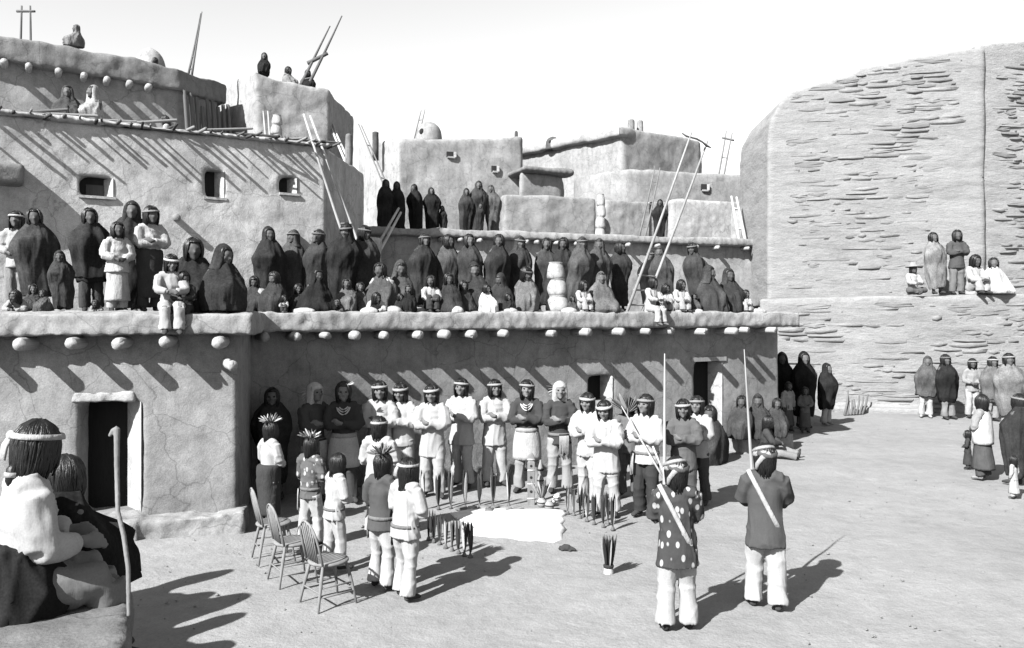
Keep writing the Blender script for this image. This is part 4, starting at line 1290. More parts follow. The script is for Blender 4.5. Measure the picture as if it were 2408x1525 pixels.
HAIR_RINGS = [(-0.092, 0, 0.022, 0.030, 0.022), (-0.080, 0, 0.018, 0.052, 0.038), (-0.05, 0, 0.012, 0.058, 0.052), (-0.02, 0, 0.006, 0.0575, 0.061), (0.015, 0, 0.003, 0.056, 0.064), (0.042, 0, 0.004, 0.051, 0.059), (0.062, 0, 0.004, 0.036, 0.042), (0.073, 0, 0.004, 0.016, 0.018), (0.075, 0, 0.004, 0.003, 0.003)]
HAIR_LONG = [(-0.165, 0, 0.050, 0.030, 0.016), (-0.15, 0, 0.048, 0.046, 0.022), (-0.11, 0, 0.036, 0.054, 0.034)] + HAIR_RINGS[1:]
def hair_mesh(style, seed):
    g = G()
    ang = 0.98
    rings = HAIR_LONG if style == 'long' else HAIR_RINGS
    if style == 'short': rings = [(-0.055, 0, 0.02, 0.045, 0.035)] + HAIR_RINGS[2:]
    g.drape(rings, n=44, cut=(ang, -0.2, 0.046, 0.42), folds=(0.075, 11, 0.5), seed=seed, sub=3, hemw=0.009)
    if style != 'plain':
        rr = random.Random(seed * 7)
        zb = -0.165 if style == 'long' else (-0.06 if style == 'short' else -0.092)
        for q in range(130):
            az = rr.uniform(-1, 1) * (math.pi - ang + 0.05)     # around the back; 0 = straight back
            x0 = Vector((0.02 * math.sin(az * 0.8), 0.004 + 0.012 * math.cos(az), 0.074))
            pts, rad = [], []
            rj = rr.uniform(0.99, 1.06)
            zend = zb + rr.uniform(-0.018, 0.034) + (0.03 * max(0, abs(az) - 1.5) if style != 'long' else 0.09 * max(0, abs(az) - 0.9))
            for t_ in np.linspace(0, 1, 7):
                zz = 0.074 + (zend - 0.074) * t_ ** 1.25
                if zz > 0: k_ = math.sqrt(max(0.0, 1 - (zz / 0.076) ** 2)) * rj
                else: k_ = 1.03 - 0.35 * (zz / 0.1) ** 2 * 0.6
                a_ = az + 0.16 * math.sin(3 * t_ + q)
                pts.append(Vector((0.057 * k_ * math.sin(a_), 0.004 + 0.065 * k_ * math.cos(a_) + (0.03 * max(0, -zz - 0.06) / 0.1), zz)))
                rad.append(0.0052 * (1 - 0.6 * t_) + 0.0008)
            g.loft(pts, rad, n=5, side=(1, 0, 0))
    return g.mesh('hair')
def band_mesh(z=0.022, w=0.015, tilt=0.0, grow=1.075):
    g = G()
    g.drape([(z - 0.001, 0, 0.003, 0.050, 0.058), (z, 0, 0.003, 0.0600 * grow, 0.0685 * grow), (z + w * 0.5, 0, 0.003, 0.0600 * grow, 0.0675 * grow), (z + w, 0, 0.003, 0.0565 * grow, 0.064 * grow), (z + w + 0.001, 0, 0.003, 0.046, 0.054)], n=28, sub=1, folds=(0.012, 5, 0), seed=3)
    return g.mesh('headband')

SKIN = 0.085
def robe_rings(style, rs, hem, hood=False):
    w = rs.uniform(1.02, 1.24)
    if style == 'stand':
        k = 1.0 + rs.uniform(-0.08, 0.10)
        r = [(hem, 0, 0.006, 0.112, 0.088), (hem + 0.04, 0, 0.004, 0.120, 0.096), (0.34, 0, 0.002, 0.132 * k, 0.104), (0.48, 0, 0, 0.140 * k, 0.110), (0.58, 0, -0.014, 0.148 * k, 0.120), (0.66, 0, -0.022, 0.150 * k, 0.122), (0.73, 0, -0.016, 0.143, 0.108), (0.79, 0, -0.004, 0.124, 0.086)]
        r += [(0.83, 0, 0.004, 0.100, 0.074), (0.87, 0, 0.006, 0.076, 0.066), (0.885, 0, 0.006, 0.05, 0.05)] if hood else [(0.825, 0, 0.002, 0.100, 0.074), (0.855, 0, 0.004, 0.080, 0.066), (0.88, 0, 0.006, 0.066, 0.060), (0.885, 0, 0.006, 0.05, 0.05)]
    elif style == 'cross':
        r = [(0.0, 0, -0.05, 0.215, 0.200), (0.04, 0, -0.055, 0.228, 0.208), (0.10, 0, -0.045, 0.208, 0.185), (0.18, 0, -0.024, 0.165, 0.140), (0.26, 0, -0.014, 0.148, 0.118), (0.32, 0, -0.004, 0.130, 0.092), (0.355, 0, 0, 0.108, 0.074), (0.385, 0, 0.004, 0.086, 0.068), (0.425, 0, 0.004, 0.064, 0.058), (0.43, 0, 0.004, 0.05, 0.048)]
    else:   # knees drawn up
        r = [(0.0, 0, -0.09, 0.145, 0.212), (0.05, 0, -0.09, 0.152, 0.210), (0.16, 0, -0.088, 0.150, 0.195), (0.23, 0, -0.068, 0.146, 0.170), (0.29, 0, -0.034, 0.140, 0.122), (0.335, 0, -0.008, 0.120, 0.086), (0.38, 0, 0.004, 0.094, 0.070), (0.425, 0, 0.004, 0.066, 0.058), (0.43, 0, 0.004, 0.05, 0.05)]
    return [(z, cx, cy, rx * w, ry * w) for z, cx, cy, rx, ry in r]
def hood_rings():
    """over the head, in head frame"""
    return [(-0.105, 0, 0.012, 0.082, 0.070), (-0.075, 0, 0.010, 0.070, 0.068), (-0.03, 0, 0.008, 0.064, 0.068), (0.01, 0, 0.006, 0.062, 0.068), (0.045, 0, 0.010, 0.052, 0.060), (0.070, 0, 0.014, 0.034, 0.042), (0.084, 0, 0.018, 0.012, 0.016), (0.086, 0, 0.018, 0.003, 0.003)]

PEOPLE = 0
def tone(v): return v * 0.58 if v > 0.2 else v * 0.72
def person(label, vx, D=None, feet=None, head=None, z=0.0, h=None, face=0, pose='stand', arms=None, bow=0.0, yaw=0.0, pitch=None, hs=None,
           robe=None, hood=False, hem=0.16, top=None, bottom=None, hair='bob', hv=0.006, band=None, skin=None, shoe=0.05, extra=(), group=None, fine=False, wr=1.0, topkind=None, spots=False, loose=1.0, hemlen=0.075, wide=1.0):
    """vx: place across; D: distance (or feet: the image row of the feet); head: image row of the head top, which sets the stature"""
    global PEOPLE
    PEOPLE += 1
    seed = PEOPLE * 13 + 5
    rs = random.Random(seed)
    if D is None: D = DG(feet)
    if arms is None: arms = 'cross' if robe is None else 'wrap'
    if robe is not None and pose != 'prone': arms = 'wrap'
    if hs is None: hs = 1.14 if fine else 1.22
    J = skeleton(pose, arms, bow)
    leg = 0
    if fine and pose == 'stand':
        leg = rs.choice((-1, -0.6, 0.6, 1))
        shift_legs(J, leg)
    if h is not None or head is not None:
        h0 = h if h else (Z_at(head, D) - z) / (1.0 if pose == 'stand' else (0.3 if pose == 'prone' else 0.56))
        if h0 < 1.3: hs *= 1 + min(0.3, (1.3 - h0) * 0.45)
        hs = round(hs, 2)
    if pitch is None: pitch = R(-4 + 0) + bow * R(38)
    HM = head_matrix(J, R(yaw), pitch, hs)
    toph = (HM @ Vector((0, 0, 0.075))).z
    if h is None:
        zt = Z_at(head, D)
        h = (zt - z) / toph
    t = thing('person', label, 'person', (X_at(vx, D), D, z), R(face), h, group)
    if robe is not None and not fine:
        t.rotation_euler = (R(rs.uniform(-3, 4)), R(rs.uniform(-4, 4)), R(face))
    vox = 0.0085 if fine else 0.0125
    key = ('body', pose, leg, arms, round(bow, 2), round(yaw), round(pitch, 2), fine, hs)
    me = cached(key, lambda: remesh(body_shapes(J, HM), 'body', vox, 1))
    obj('body', me, mat('skin', skin if skin else rs.choice((0.085, 0.1, 0.115) if fine else (0.05, 0.06, 0.07))), t)
    if fine:
        for s in (-1, 1):
            me = cached(('eye',), lambda: G().ell((0, 0, 0), (0.0095, 0.005, 0.0048)).mesh('eye'))
            obj('eye', me, mat('clay', 0.01), t, HM @ Matrix.Translation((s * 0.0185, -0.0515, 0.004)))
    if hair:
        k = rs.randrange(4)
        if hood or 'scarf' in extra or 'hat' in extra: hair = 'plain'
        ho = obj('hair', cached(('hair', hair, k), lambda: hair_mesh(hair, 100 + k)), mat('hair', hv), t, HM)
        if 'knot' in extra:
            g = G(); g.loft([(0, 0.058, -0.05), (0, 0.066, -0.065), (0, 0.066, -0.095), (0, 0.06, -0.115)], [0.012, 0.017, 0.017, 0.012], n=10)
            obj('hair_knot', g, mat('hair', hv), t, HM)
            g = G(); g.loft([(0, 0.067, -0.072), (0, 0.067, -0.086)], [0.0195, 0.0195], n=12, rnd_cap=0.02)
            obj('hair_tie', g, mat('cloth', 0.26), t, HM)
    if band is not None:
        obj('headband', cached(('band',), band_mesh), mat('cloth', tone(band)), t, HM @ Matrix.Rotation(R(rs.uniform(-6, 6)), 4, 'Y'))
        if 'tie' in extra:
            g = G()
            g.loft([(0.03, 0.062, 0.03), (0.045, 0.07, 0.0), (0.05, 0.072, -0.04)], [(0.012, 0.006), (0.016, 0.006), (0.02, 0.005)], n=8)
            g.ell((0.03, 0.064, 0.03), (0.016, 0.012, 0.014))
            obj('headband_knot', g, mat('cloth', tone(band)), t, HM)
    # clothing
    if top is not None:
        key = ('shirt', pose, arms, round(bow, 2), loose, hemlen, fine, wr, rs.randrange(3) if fine else rs.randrange(2))
        sd = key[-1] * 31
        me = cached(key, lambda: remesh(shirt_shapes(J, loose, hemlen, pose), 'shirt', 0.009 if fine else 0.013, 1, wrinkle(sd, 0.0064 * wr)))
        shirt_me = me
        obj('shirt', me, mat('spots', tone(top), dot=0.26) if spots else mat(topkind or ('linen' if fine else 'cloth'), tone(top)), t)
    if bottom is not None:
        key = ('trousers', pose, leg, wide, fine, rs.randrange(2))
        sd = key[-1] * 37
        me = cached(key, lambda: remesh(trouser_shapes(J, wide), 'trousers', 0.009 if fine else 0.013, 1, wrinkle(sd, 0.0058)))
        obj('trousers', me, mat('linen' if fine else 'cloth', tone(bottom)), t)
    if (bottom is not None or robe is not None) and shoe is not None and pose in ('stand', 'edge', 'legs', 'knees'):
        for k in 'rl':
            def shoe_me(k=k):
                g = G(); a, q = J['ank' + k], J['toe' + k]
                u = Vector((0, 0, 1)) if pose != 'legs' else Vector((0, -1, 0))
                g.loft([a + Vector((0, 0.022, -0.018)), a + Vector((0, 0, -0.012)), a.lerp(q, 0.55) + u * 0.002, q + u * 0.003, q + (q - a).normalized() * 0.012], [(0.020, 0.020), (0.028, 0.026), (0.027, 0.022), (0.024, 0.015), (0.012, 0.008)], n=10)
                g.loft([a + Vector((0, 0, -0.012)), a + Vector((0, 0, 0.02))], [0.028, 0.027], n=10)
                return remesh(g, 'moccasin', 0.009, 1)
            obj('moccasin', cached(('shoe', pose, k, leg), shoe_me), mat('cloth', tone(shoe)), t)
    if robe is not None:
        st = 'stand' if pose == 'stand' else ('knees' if pose in ('knees', 'edge') else 'cross')
        rg = robe_rings(st, rs, hem, hood)
        if bow and pose != 'prone':
            z0 = 0.5 if st == 'stand' else 0.07
            rg = [(q[0] - 0.03 * (bow * max(0, q[0] - z0) / 0.31) ** 2, q[1], q[2] - 0.10 * bow * max(0, q[0] - z0) / 0.31, q[3], q[4]) for q in rg]
        zs_ = J['shor'].z
        robe_val = round(robe * (rs.choice((0.5, 0.65, 0.85)) if robe < 0.1 else 0.75), 3)
        g = G()
        if pose == 'prone':
            g.loft([J['ankr'].lerp(J['ankl'], 0.5), J['kner'].lerp(J['knel'], 0.5), J['pel'], J['wst'], J['chs'], J['nck'] - Vector((0, -0.03, 0.02))], [(0.09, 0.05), (0.12, 0.06), (0.125, 0.08), (0.12, 0.075), (0.125, 0.07), (0.08, 0.05)], n=18)
        else:
            g.drape(rg, n=48, folds=(0.15, rs.choice((4, 5, 6, 7)), rs.uniform(-1.2, 1.2)), seam=(rs.uniform(-0.7, 0.7), rs.uniform(-1.8, 1.8), 0.14), seed=seed, sub=4, hemw=0.012 if pose == 'stand' else 0,
                    bumps=((rs.uniform(1.3, 1.8), zs_ - 0.15, 0.5, 0.07, rs.uniform(0.02, 0.16)), (-rs.uniform(1.3, 1.8), zs_ - 0.15, 0.5, 0.07, rs.uniform(0.02, 0.16)), (rs.choice((-1, 1)) * rs.uniform(0.1, 0.5), zs_ - rs.uniform(0.06, 0.14), 0.42, 0.045, rs.uniform(0.06, 0.2)), (rs.uniform(-2, 2), zs_ - 0.35, 0.5, 0.06, -0.08)))
        obj('blanket', g, mat('blanket', robe_val), t)
        if hood:
            g = G()
            g.drape(hood_rings(), n=36, cut=(0.78, -0.12, 0.046, 0.5), folds=(0.05, 5, 0.6), seed=seed, sub=3)
            obj('hood', g, mat('blanket', robe_val), t, HM)
    for e in extra:
        if e == 'necklace':
            n0 = J['nck']
            for i, (w_, d_) in enumerate(((0.040, 0.03), (0.050, 0.050), (0.058, 0.072))):
                g = G()
                pts = []
                for q in range(13):
                    a = math.pi * q / 12
                    pts.append(Vector((-w_ * math.cos(a), n0.y - 0.046 - 0.026 * math.sin(a) - 0.018 * (d_ / 0.07), n0.z - 0.012 - d_ * math.sin(a) ** 1.3)))
                pts = [p + Vector((0, 0.05 * (1 - math.sin(math.pi * q / 12)), 0)) for q, p in enumerate(pts)]
                g.loft(pts, [0.0058] * 13, n=6)
                obj('necklace', g, mat('clay', 0.3), t)
        elif e == 'apron' or e == 'apron_dark':
            g = G()
            g.drape([(0.30, 0, -0.006, 0.132, 0.104), (0.36, 0, -0.006, 0.132, 0.103), (0.44, 0, -0.003, 0.130, 0.100), (0.52, 0, 0, 0.118, 0.092), (0.565, 0, 0, 0.106, 0.084)], n=26, folds=(0.035, 8, 0.1), seed=seed, sub=2)
            obj('kilt', g, mat('cloth', 0.26 if e == 'apron' else 0.04), t)
            g = G()
            g.drape([(0.545, 0, 0, 0.090, 0.07), (0.547, 0, 0, 0.110, 0.089), (0.585, 0, 0, 0.108, 0.086), (0.587, 0, 0, 0.085, 0.07)], n=24, sub=1)
            obj('belt', g, mat('cloth', 0.3 if e == 'apron_dark' else 0.2), t)
        elif e.startswith('sash'):
            a0 = {'sash_r': R(75), 'sash_b': R(120), 'sash_f': R(15), 'sash_l': R(-60)}[e]
            g = G()
            for q in range(9):
                a = a0 + (q - 4) * 0.085
                x, y = (0.116 * loose + 0.006) * math.sin(a), -(0.092 * loose + 0.006) * math.cos(a)
                L_ = rs.uniform(0.15, 0.19)
                g.loft([(x, y, 0.53), (x * 1.03, y * 1.03, 0.48), (x * 1.05 + rs.uniform(-0.004, 0.004), y * 1.05, 0.53 - L_)], [(0.006, 0.005), (0.006, 0.005), (0.0045, 0.004)], n=5)
            obj('sash_fringe', g, mat('cloth', 0.24), t)
            g = G()
            pa = [a0 + (q - 4) * 0.1 for q in range(9)]
            V_, F_ = [], []
            for a in pa:
                for zz, gr in ((0.545, 1.0), (0.40, 1.0), (0.365, 1.01)):
                    for o_ in (0.0, 0.004):
                        V_.append(((0.113 * loose + 0.002 + o_) * gr * math.sin(a), -(0.089 * loose + 0.002 + o_) * gr * math.cos(a), zz))
            for i_ in range(8):
                for j_ in range(2):
                    a_ = i_ * 6 + j_ * 2
                    F_ += [(a_ + 1, a_ + 7, a_ + 9, a_ + 3), (a_, a_ + 2, a_ + 8, a_ + 6)]
            g.add(V_, F_)
            obj('sash_panel', g, mat('cloth', 0.02), t)
            g = G()
            g.drape([(0.525, 0, 0, 0.095, 0.07), (0.527, 0, 0, 0.106 * loose + 0.002, 0.084 * loose + 0.002), (0.55, 0, 0, 0.103 * loose + 0.002, 0.081 * loose + 0.002), (0.552, 0, 0, 0.09, 0.07)], n=24, sub=1)
            obj('sash', g, mat('cloth', 0.11), t)
        elif e.startswith('bandolier'):
            # a strap from one shoulder across the back and front to the other hip, laid on the shirt
            from mathutils.bvhtree import BVHTree
            bv = BVHTree.FromPolygons([v_.co.copy() for v_ in shirt_me.vertices], [tuple(p_.vertices) for p_ in shirt_me.polygons])
            g = G()
            c_ = Vector((0, J['chs'].y, 0.655))
            ax1 = Vector((0.52, 0, 1.0)).normalized(); ax2 = Vector((0, 1, 0))
            pts = []
            for q in range(41):
                a = 2 * math.pi * q / 40
                dv = ax1 * math.cos(a) + ax2 * math.sin(a)
                hit = bv.ray_cast(c_ + dv * 0.5, -dv)
                rr_ = (hit[0] - c_).length if hit[0] else 0.1
                capr = 1 / math.sqrt((math.cos(a) / (0.24 if math.cos(a) > 0 else 0.18)) ** 2 + (math.sin(a) / 0.13) ** 2)
                pts.append((dv, min(rr_, capr)))
            r_ = [p_[1] for p_ in pts[:40]]
            r2_ = [max(r_[q], 0.5 * (r_[(q - 1) % 40] + r_[(q + 1) % 40]), 0.5 * (r_[(q - 2) % 40] + r_[(q + 2) % 40])) + 0.006 for q in range(40)]
            r3_ = [(r2_[(q - 1) % 40] + 2 * r2_[q] + r2_[(q + 1) % 40]) / 4 for q in range(40)]
            pts = [c_ + pts[q][0] * r3_[q % 40] for q in range(41)]
            wd = ax1.cross(ax2).normalized()
            V_, F_ = [], []
            for q in range(41):
                rd = (pts[q] - c_).normalized()
                for (w_, o_) in ((-0.013, 0.0), (-0.013, 0.005), (0.013, 0.005), (0.013, 0.0)):
                    V_.append(pts[q] + wd * w_ + rd * o_)
            for q in range(40):
                for m_ in range(4):
                    F_.append((q * 4 + m_, q * 4 + (m_ + 1) % 4, q * 4 + 4 + (m_ + 1) % 4, q * 4 + 4 + m_))
            g.add(V_, F_)
            obj('shoulder_strap', g, mat('cloth', 0.25), t)
        elif e == 'feathers' or e == 'feathers_dark':
            n_ = 42
            for q in range(n_):
                a = q * 2.4
                f = math.sqrt((q + 0.5) / n_)
                b = HM @ Vector((0.034 * f * math.cos(a), 0.034 * f * math.sin(a) + 0.005, 0.066))
                dv = HM.to_3x3() @ Vector((1.2 * f * math.cos(a) + rs.uniform(-.25, .25), 1.2 * f * math.sin(a) + rs.uniform(-.25, .25), 1.0 - 0.75 * f * f))
                feather(t, b, dv, rs.uniform(0.05, 0.095), rs.choice((0.28, 0.3, 0.2, 0.06)) if e == 'feathers' else rs.choice((0.03, 0.05, 0.18)), rs.uniform(0.8, 1.25), a + rs.uniform(-1, 1))
        elif e == 'plume':
            for q in range(4):
                b = HM @ Vector((0.03, -0.045, 0.055))
                dv = HM.to_3x3() @ Vector((1, -0.2 + 0.15 * q, 0.1 + 0.2 * q))
                feather(t, b, dv, 0.06, 0.28, 1.2, q)
        elif e == 'scarf':
            g = G()
            g.drape([(-0.13, 0, 0.035, 0.05, 0.035), (-0.115, 0, 0.03, 0.062, 0.046), (-0.07, 0, 0.018, 0.063, 0.056), (-0.03, 0, 0.008, 0.0625, 0.066), (0.015, 0, 0.004, 0.061, 0.069), (0.045, 0, 0.005, 0.054, 0.062), (0.066, 0, 0.005, 0.038, 0.045), (0.079, 0, 0.005, 0.014, 0.018), (0.081, 0, 0.005, 0.003, 0.003)], n=28, cut=(0.85, -0.14, 0.030, 0.45), folds=(0.02, 4, 0.2), seed=seed, sub=2)
            obj('headscarf', g, mat('cloth', 0.28), t, HM)
            for q in range(5):
                feather(t, HM @ Vector((-0.045, 0.03, 0.03 - 0.012 * q)), HM.to_3x3() @ Vector((-1, 0.2, 0.15 - 0.28 * q)), rs.uniform(0.055, 0.075), 0.24, 0.7, q)
        elif e == 'turban':
            for q, (rx_, ry_, zz, ww, vv) in enumerate(((12, 6, 0.002, 0.030, 0.22), (-14, -8, 0.020, 0.026, 0.06), (20, 10, 0.030, 0.022, 0.20))):
                g = G()
                gr = 1.06 + 0.012 * q
                z1_ = zz + ww
                sh = math.sqrt(max(0.1, 1 - (z1_ / 0.08) ** 2))
                g.drape([(zz - 0.001, 0, 0.003, 0.048, 0.056), (zz, 0, 0.003, 0.058 * gr, 0.066 * gr), (zz + ww * 0.5, 0, 0.003, 0.060 * gr, 0.068 * gr), (z1_, 0, 0.003, 0.064 * gr * sh, 0.072 * gr * sh), (z1_ + 0.001, 0, 0.003, 0.04 * sh, 0.05 * sh)], n=40, folds=(0.04, 7, 6.0), seed=seed + q, sub=2)
                obj('turban_fold', g, mat('cloth', vv), t, HM @ Matrix.Rotation(R(rx_), 4, 'X') @ Matrix.Rotation(R(ry_), 4, 'Y'))
            g = G()
            g.loft([(-0.02, 0.066, 0.03), (0.02, 0.072, 0.005), (0.045, 0.066, -0.03), (0.05, 0.06, -0.06)], [(0.014, 0.008), (0.014, 0.008), (0.012, 0.006), (0.008, 0.004)], n=8)
            obj('turban_tail', g, mat('cloth', 0.22), t, HM)
        elif e == 'hat':
            g = G()
            g.drape([(0.030, 0, 0, 0.11, 0.115), (0.034, 0, 0, 0.115, 0.12), (0.040, 0, 0, 0.07, 0.075), (0.060, 0, 0, 0.052, 0.058), (0.095, 0, 0, 0.046, 0.05), (0.105, 0, 0, 0.02, 0.02)], n=24, sub=2)
            obj('hat', g, mat('cloth', 0.20), t, HM)
        elif e == 'shawl' or e == 'shawl_dark':
            g = G()
            zt = J['nck'].z
            g.drape([(zt - 0.40, 0.0, 0.01, 0.128, 0.104), (zt - 0.30, 0, 0.0, 0.134, 0.110), (zt - 0.16, 0, -0.008, 0.132, 0.106), (zt - 0.07, 0, 0, 0.115, 0.082), (zt - 0.005, 0, 0.005, 0.064, 0.054), (zt + 0.02, 0, 0.005, 0.046, 0.044)], n=28, folds=(0.05, 6, 0.4), seam=(0.1, 1.1, 0.08), seed=seed, sub=3)
            obj('shawl', g, mat('cloth', 0.34 if e == 'shawl' else 0.02), t)
        elif e == 'skirt':
            g = G()
            g.drape([(0.13, 0, 0.01, 0.135, 0.125), (0.2, 0, 0.008, 0.13, 0.12), (0.35, 0, 0, 0.115, 0.10), (0.5, 0, 0, 0.098, 0.082), (0.58, 0, 0, 0.085, 0.068)], n=30, folds=(0.07, 9, 0.0), seed=seed, sub=3)
            obj('skirt', g, mat('cloth', tone(bottom if bottom is not None else 0.09)), t)
        elif e == 'waist_blanket':
            g = G()
            g.drape([(0.14, 0, 0.0, 0.108, 0.092), (0.2, 0, 0, 0.112, 0.096), (0.35, 0, 0.002, 0.114, 0.098), (0.47, 0, 0.008, 0.122, 0.106), (0.55, 0, 0.012, 0.128, 0.110), (0.60, 0, 0.012, 0.124, 0.104), (0.615, 0, 0.01, 0.09, 0.08)], n=28, folds=(0.05, 6, 0.5), seam=(2.2, 1.0, 0.08), seed=seed, sub=3)
            obj('blanket', g, mat('cloth', 0.035), t)
    return t

WH = 0.46     # white cotton
DK = 0.030    # dark blanket
MD = 0.055
GR = 0.115
ROWG = 'men standing in the row before the long house'
# ---- the row in front of the long house
person('man standing deep in the corner shade behind the feather-crowned man', 640, D=13.15, head=912, face=12, robe=0.04, hood=False, fine=True)
person('man in feathered white headscarf at the shaded end of the row', 738, D=12.95, head=900, face=50, top=0.06, bottom=WH, extra=('scarf', 'sash_f'), arms='cross', group=ROWG, fine=True)
person('man in dark shirt with white necklaces and a feather tuft over his brow', 808, D=13.0, head=897, face=10, top=0.045, bottom=0.06, extra=('necklace', 'apron', 'plume'), group=ROWG, fine=True, bow=0.15)
person('man in white shirt half hidden by one seen from behind', 893, D=13.45, head=895, face=8, top=WH, bottom=WH, band=0.34, group=ROWG, fine=True, loose=1.06, bow=0.12)
person('man in white shirt with lowered head, next to the man half hidden behind another', 946, D=13.6, head=900, face=-10, top=WH, bottom=WH, band=0.34, group=ROWG, fine=True, bow=0.3, loose=1.06)
person('man in white shirt and apron, third white shirt of the row', 1017, D=13.35, head=903, face=-4, top=0.44, bottom=WH, band=0.4, hair='long', group=ROWG, fine=True, hemlen=0.15, bow=0.25, loose=1.08)
person('tallest man of the row in white shirt and wide white trousers', 1086, feet=1146, head=889, face=-18, yaw=8, top=WH, bottom=WH, band=0.36, group=ROWG, fine=True, hemlen=0.12, hair='long', loose=1.1)
person('man in white shirt beside the tallest man, a long shirt tail over white trousers', 1163, feet=1142, head=892, face=14, yaw=5, top=WH, bottom=WH, band=0.34, group=ROWG, fine=True, hemlen=0.13, loose=1.08)
person('man in dark shirt with white necklaces and white kilt behind the altar slab', 1239, feet=1156, head=893, face=-3, top=0.05, bottom=0.34, band=0.3, extra=('necklace', 'apron'), group=ROWG, fine=True)
person('man in white headscarf and dark vest next to the altar jars', 1316, feet=1158, head=897, face=4, top=0.05, bottom=0.36, extra=('scarf', 'sash_f'), group=ROWG, fine=True)
person('man in white shirt turned toward the altar, half hidden by another white shirt', 1385, D=12.85, head=923, face=-28, top=WH, bottom=WH, band=0.4, group=ROWG, fine=True, loose=1.1, bow=0.2)
person('bowed man in long white shirt standing over the stick cluster', 1426, feet=1213, head=940, face=-20, top=WH, bottom=WH, band=0.42, group=ROWG, fine=True, hemlen=0.13, bow=0.45, loose=1.1)
person('man in grey carrying a spread feather fan behind the others', 1478, D=13.4, head=935, face=-10, top=0.12, bottom=0.1, group=ROWG, fine=True)
D = 13.25
t = thing('feather_fan', 'broad upright fan of barred feathers above the grey man in the row', 'feather fan', W(1476, 968, D))
for k in range(17):
    a = (k - 8) * 0.145
    feather(t, (0.03 * math.sin(a), rnd.uniform(-0.02, 0.02), 0), (math.sin(a), rnd.uniform(-0.15, 0.15), math.cos(a)), rnd.uniform(0.26, 0.34), (0.05, 0.16, 0.07, 0.12)[k % 4], 1.0, 0.3 * k)
stick(t, 'handle', (0, 0, -0.35), (0, 0, 0.05), 0.014, 0.012, mat('wood', 0.12))
m14 = person('man in white shirt and dark leggings cradling a long slanted stick', 1520, feet=1216, head=927, face=-32, yaw=-12, top=WH, bottom=0.04, band=0.2, extra=('sash_l',), group=ROWG, fine=True, arms='cross', loose=1.05)
person('man in grey coat with folded arms behind the spotted shirt', 1607, feet=1206, head=938, face=-14, top=0.10, bottom=0.085, band=0.36, group=ROWG, fine=True, hemlen=0.13, loose=1.1, bow=0.15, wide=1.1)
person('man in white shirt partly hidden behind the grey-coated man', 1640, feet=1186, head=931, face=-30, top=0.42, bottom=0.06, band=0.2, group=ROWG, fine=True)
# ---- the near half circle, seen from behind
person('feather-crowned man in white shirt with dark blanket about his hips', 634, feet=1244, head=990, face=140, top=WH, bottom=0.05, arms='clasp', extra=('feathers', 'waist_blanket'), fine=True, shoe=0.4)
person('feather-crowned man in spotted shirt behind the chairs', 730, feet=1284, head=1026, face=150, top=0.10, bottom=WH, arms='clasp', extra=('feathers', 'sash_b'), fine=True, spots=True)
person('bareheaded man in white shirt with dark hair, standing by the chairs', 786, feet=1338, head=1067, face=128, top=WH, bottom=WH, arms='clasp', extra=('sash_r',), fine=True, loose=1.08, bow=0.2)
person('man in white shirt facing the row, his back to the plaza', 889, feet=1262, head=980, face=168, top=WH, bottom=WH, arms='clasp', band=0.4, fine=True, bow=0.1)
person('man in dark vest with a spray of feathers on his hair', 898, feet=1384, head=1064, face=152, top=0.075, bottom=WH, arms='clasp', extra=('feathers_dark', 'sash_r'), fine=True, hair='bob', loose=1.04)
person('man in white shirt with fringed sash and headband, nearest of the half circle', 953, feet=1408, head=1078, face=142, top=WH, bottom=WH, arms='clasp', band=0.42, extra=('sash_r', 'tie'), hair='long', fine=True, loose=1.12, bow=0.15)
# ---- the two staff bearers
p1 = person('man in spotted dark shirt holding a tall staff, seen from behind', 1592, feet=1482, head=1076, face=176, top=0.052, bottom=0.44, arms='hold', extra=('turban', 'bandolier'), fine=True, spots=True, loose=1.08, hemlen=0.14, bow=0.12, wide=1.08, shoe=0.04)
p2 = person('man in grey jacket with white shoulder strap holding a tall staff', 1800, feet=1432, head=1044, face=168, top=0.072, bottom=0.46, arms='hold', extra=('turban', 'bandolier'), fine=True, loose=1.08, hemlen=0.13, bow=0.12, wide=1.08, shoe=0.06)
def staff(label, a, b, r0, r1, val):
    g = G()
    A, B = Vector(a), Vector(b)
    g.loft([A.lerp(B, t) for t in (0, 0.3, 0.6, 0.85, 1)], [r0, r0 * 0.95, (r0 + r1) / 2, r1, r1 * 0.5], n=9, rnd_cap=0.1)
    o = obj('staff', g, mat('wood', val))
    tag(o, label, 'staff')
    return o
D1, D2 = DG(1482), DG(1432)
staff('tall slender staff held upright by the man in the spotted shirt', (X_at(1562, D1 + 0.28), D1 + 0.28, 0.0), W(1563, 832, D1 + 0.25), 0.024, 0.010, 0.30)
staff('tall slender staff held by the man in the grey jacket', (X_at(1788, D2 + 0.28), D2 + 0.30, 0.0), W(1750, 822, D2 + 0.30), 0.024, 0.009, 0.26)
staff('slanted pale stick in the arms of the man in dark leggings', W(1570, 1142, 11.75), W(1461, 955, 11.85), 0.016, 0.010, 0.34)
staff('short pale cane held by the man in dark leggings', W(1535, 1050, 11.7), W(1570, 1135, 11.6), 0.014, 0.012, 0.4)

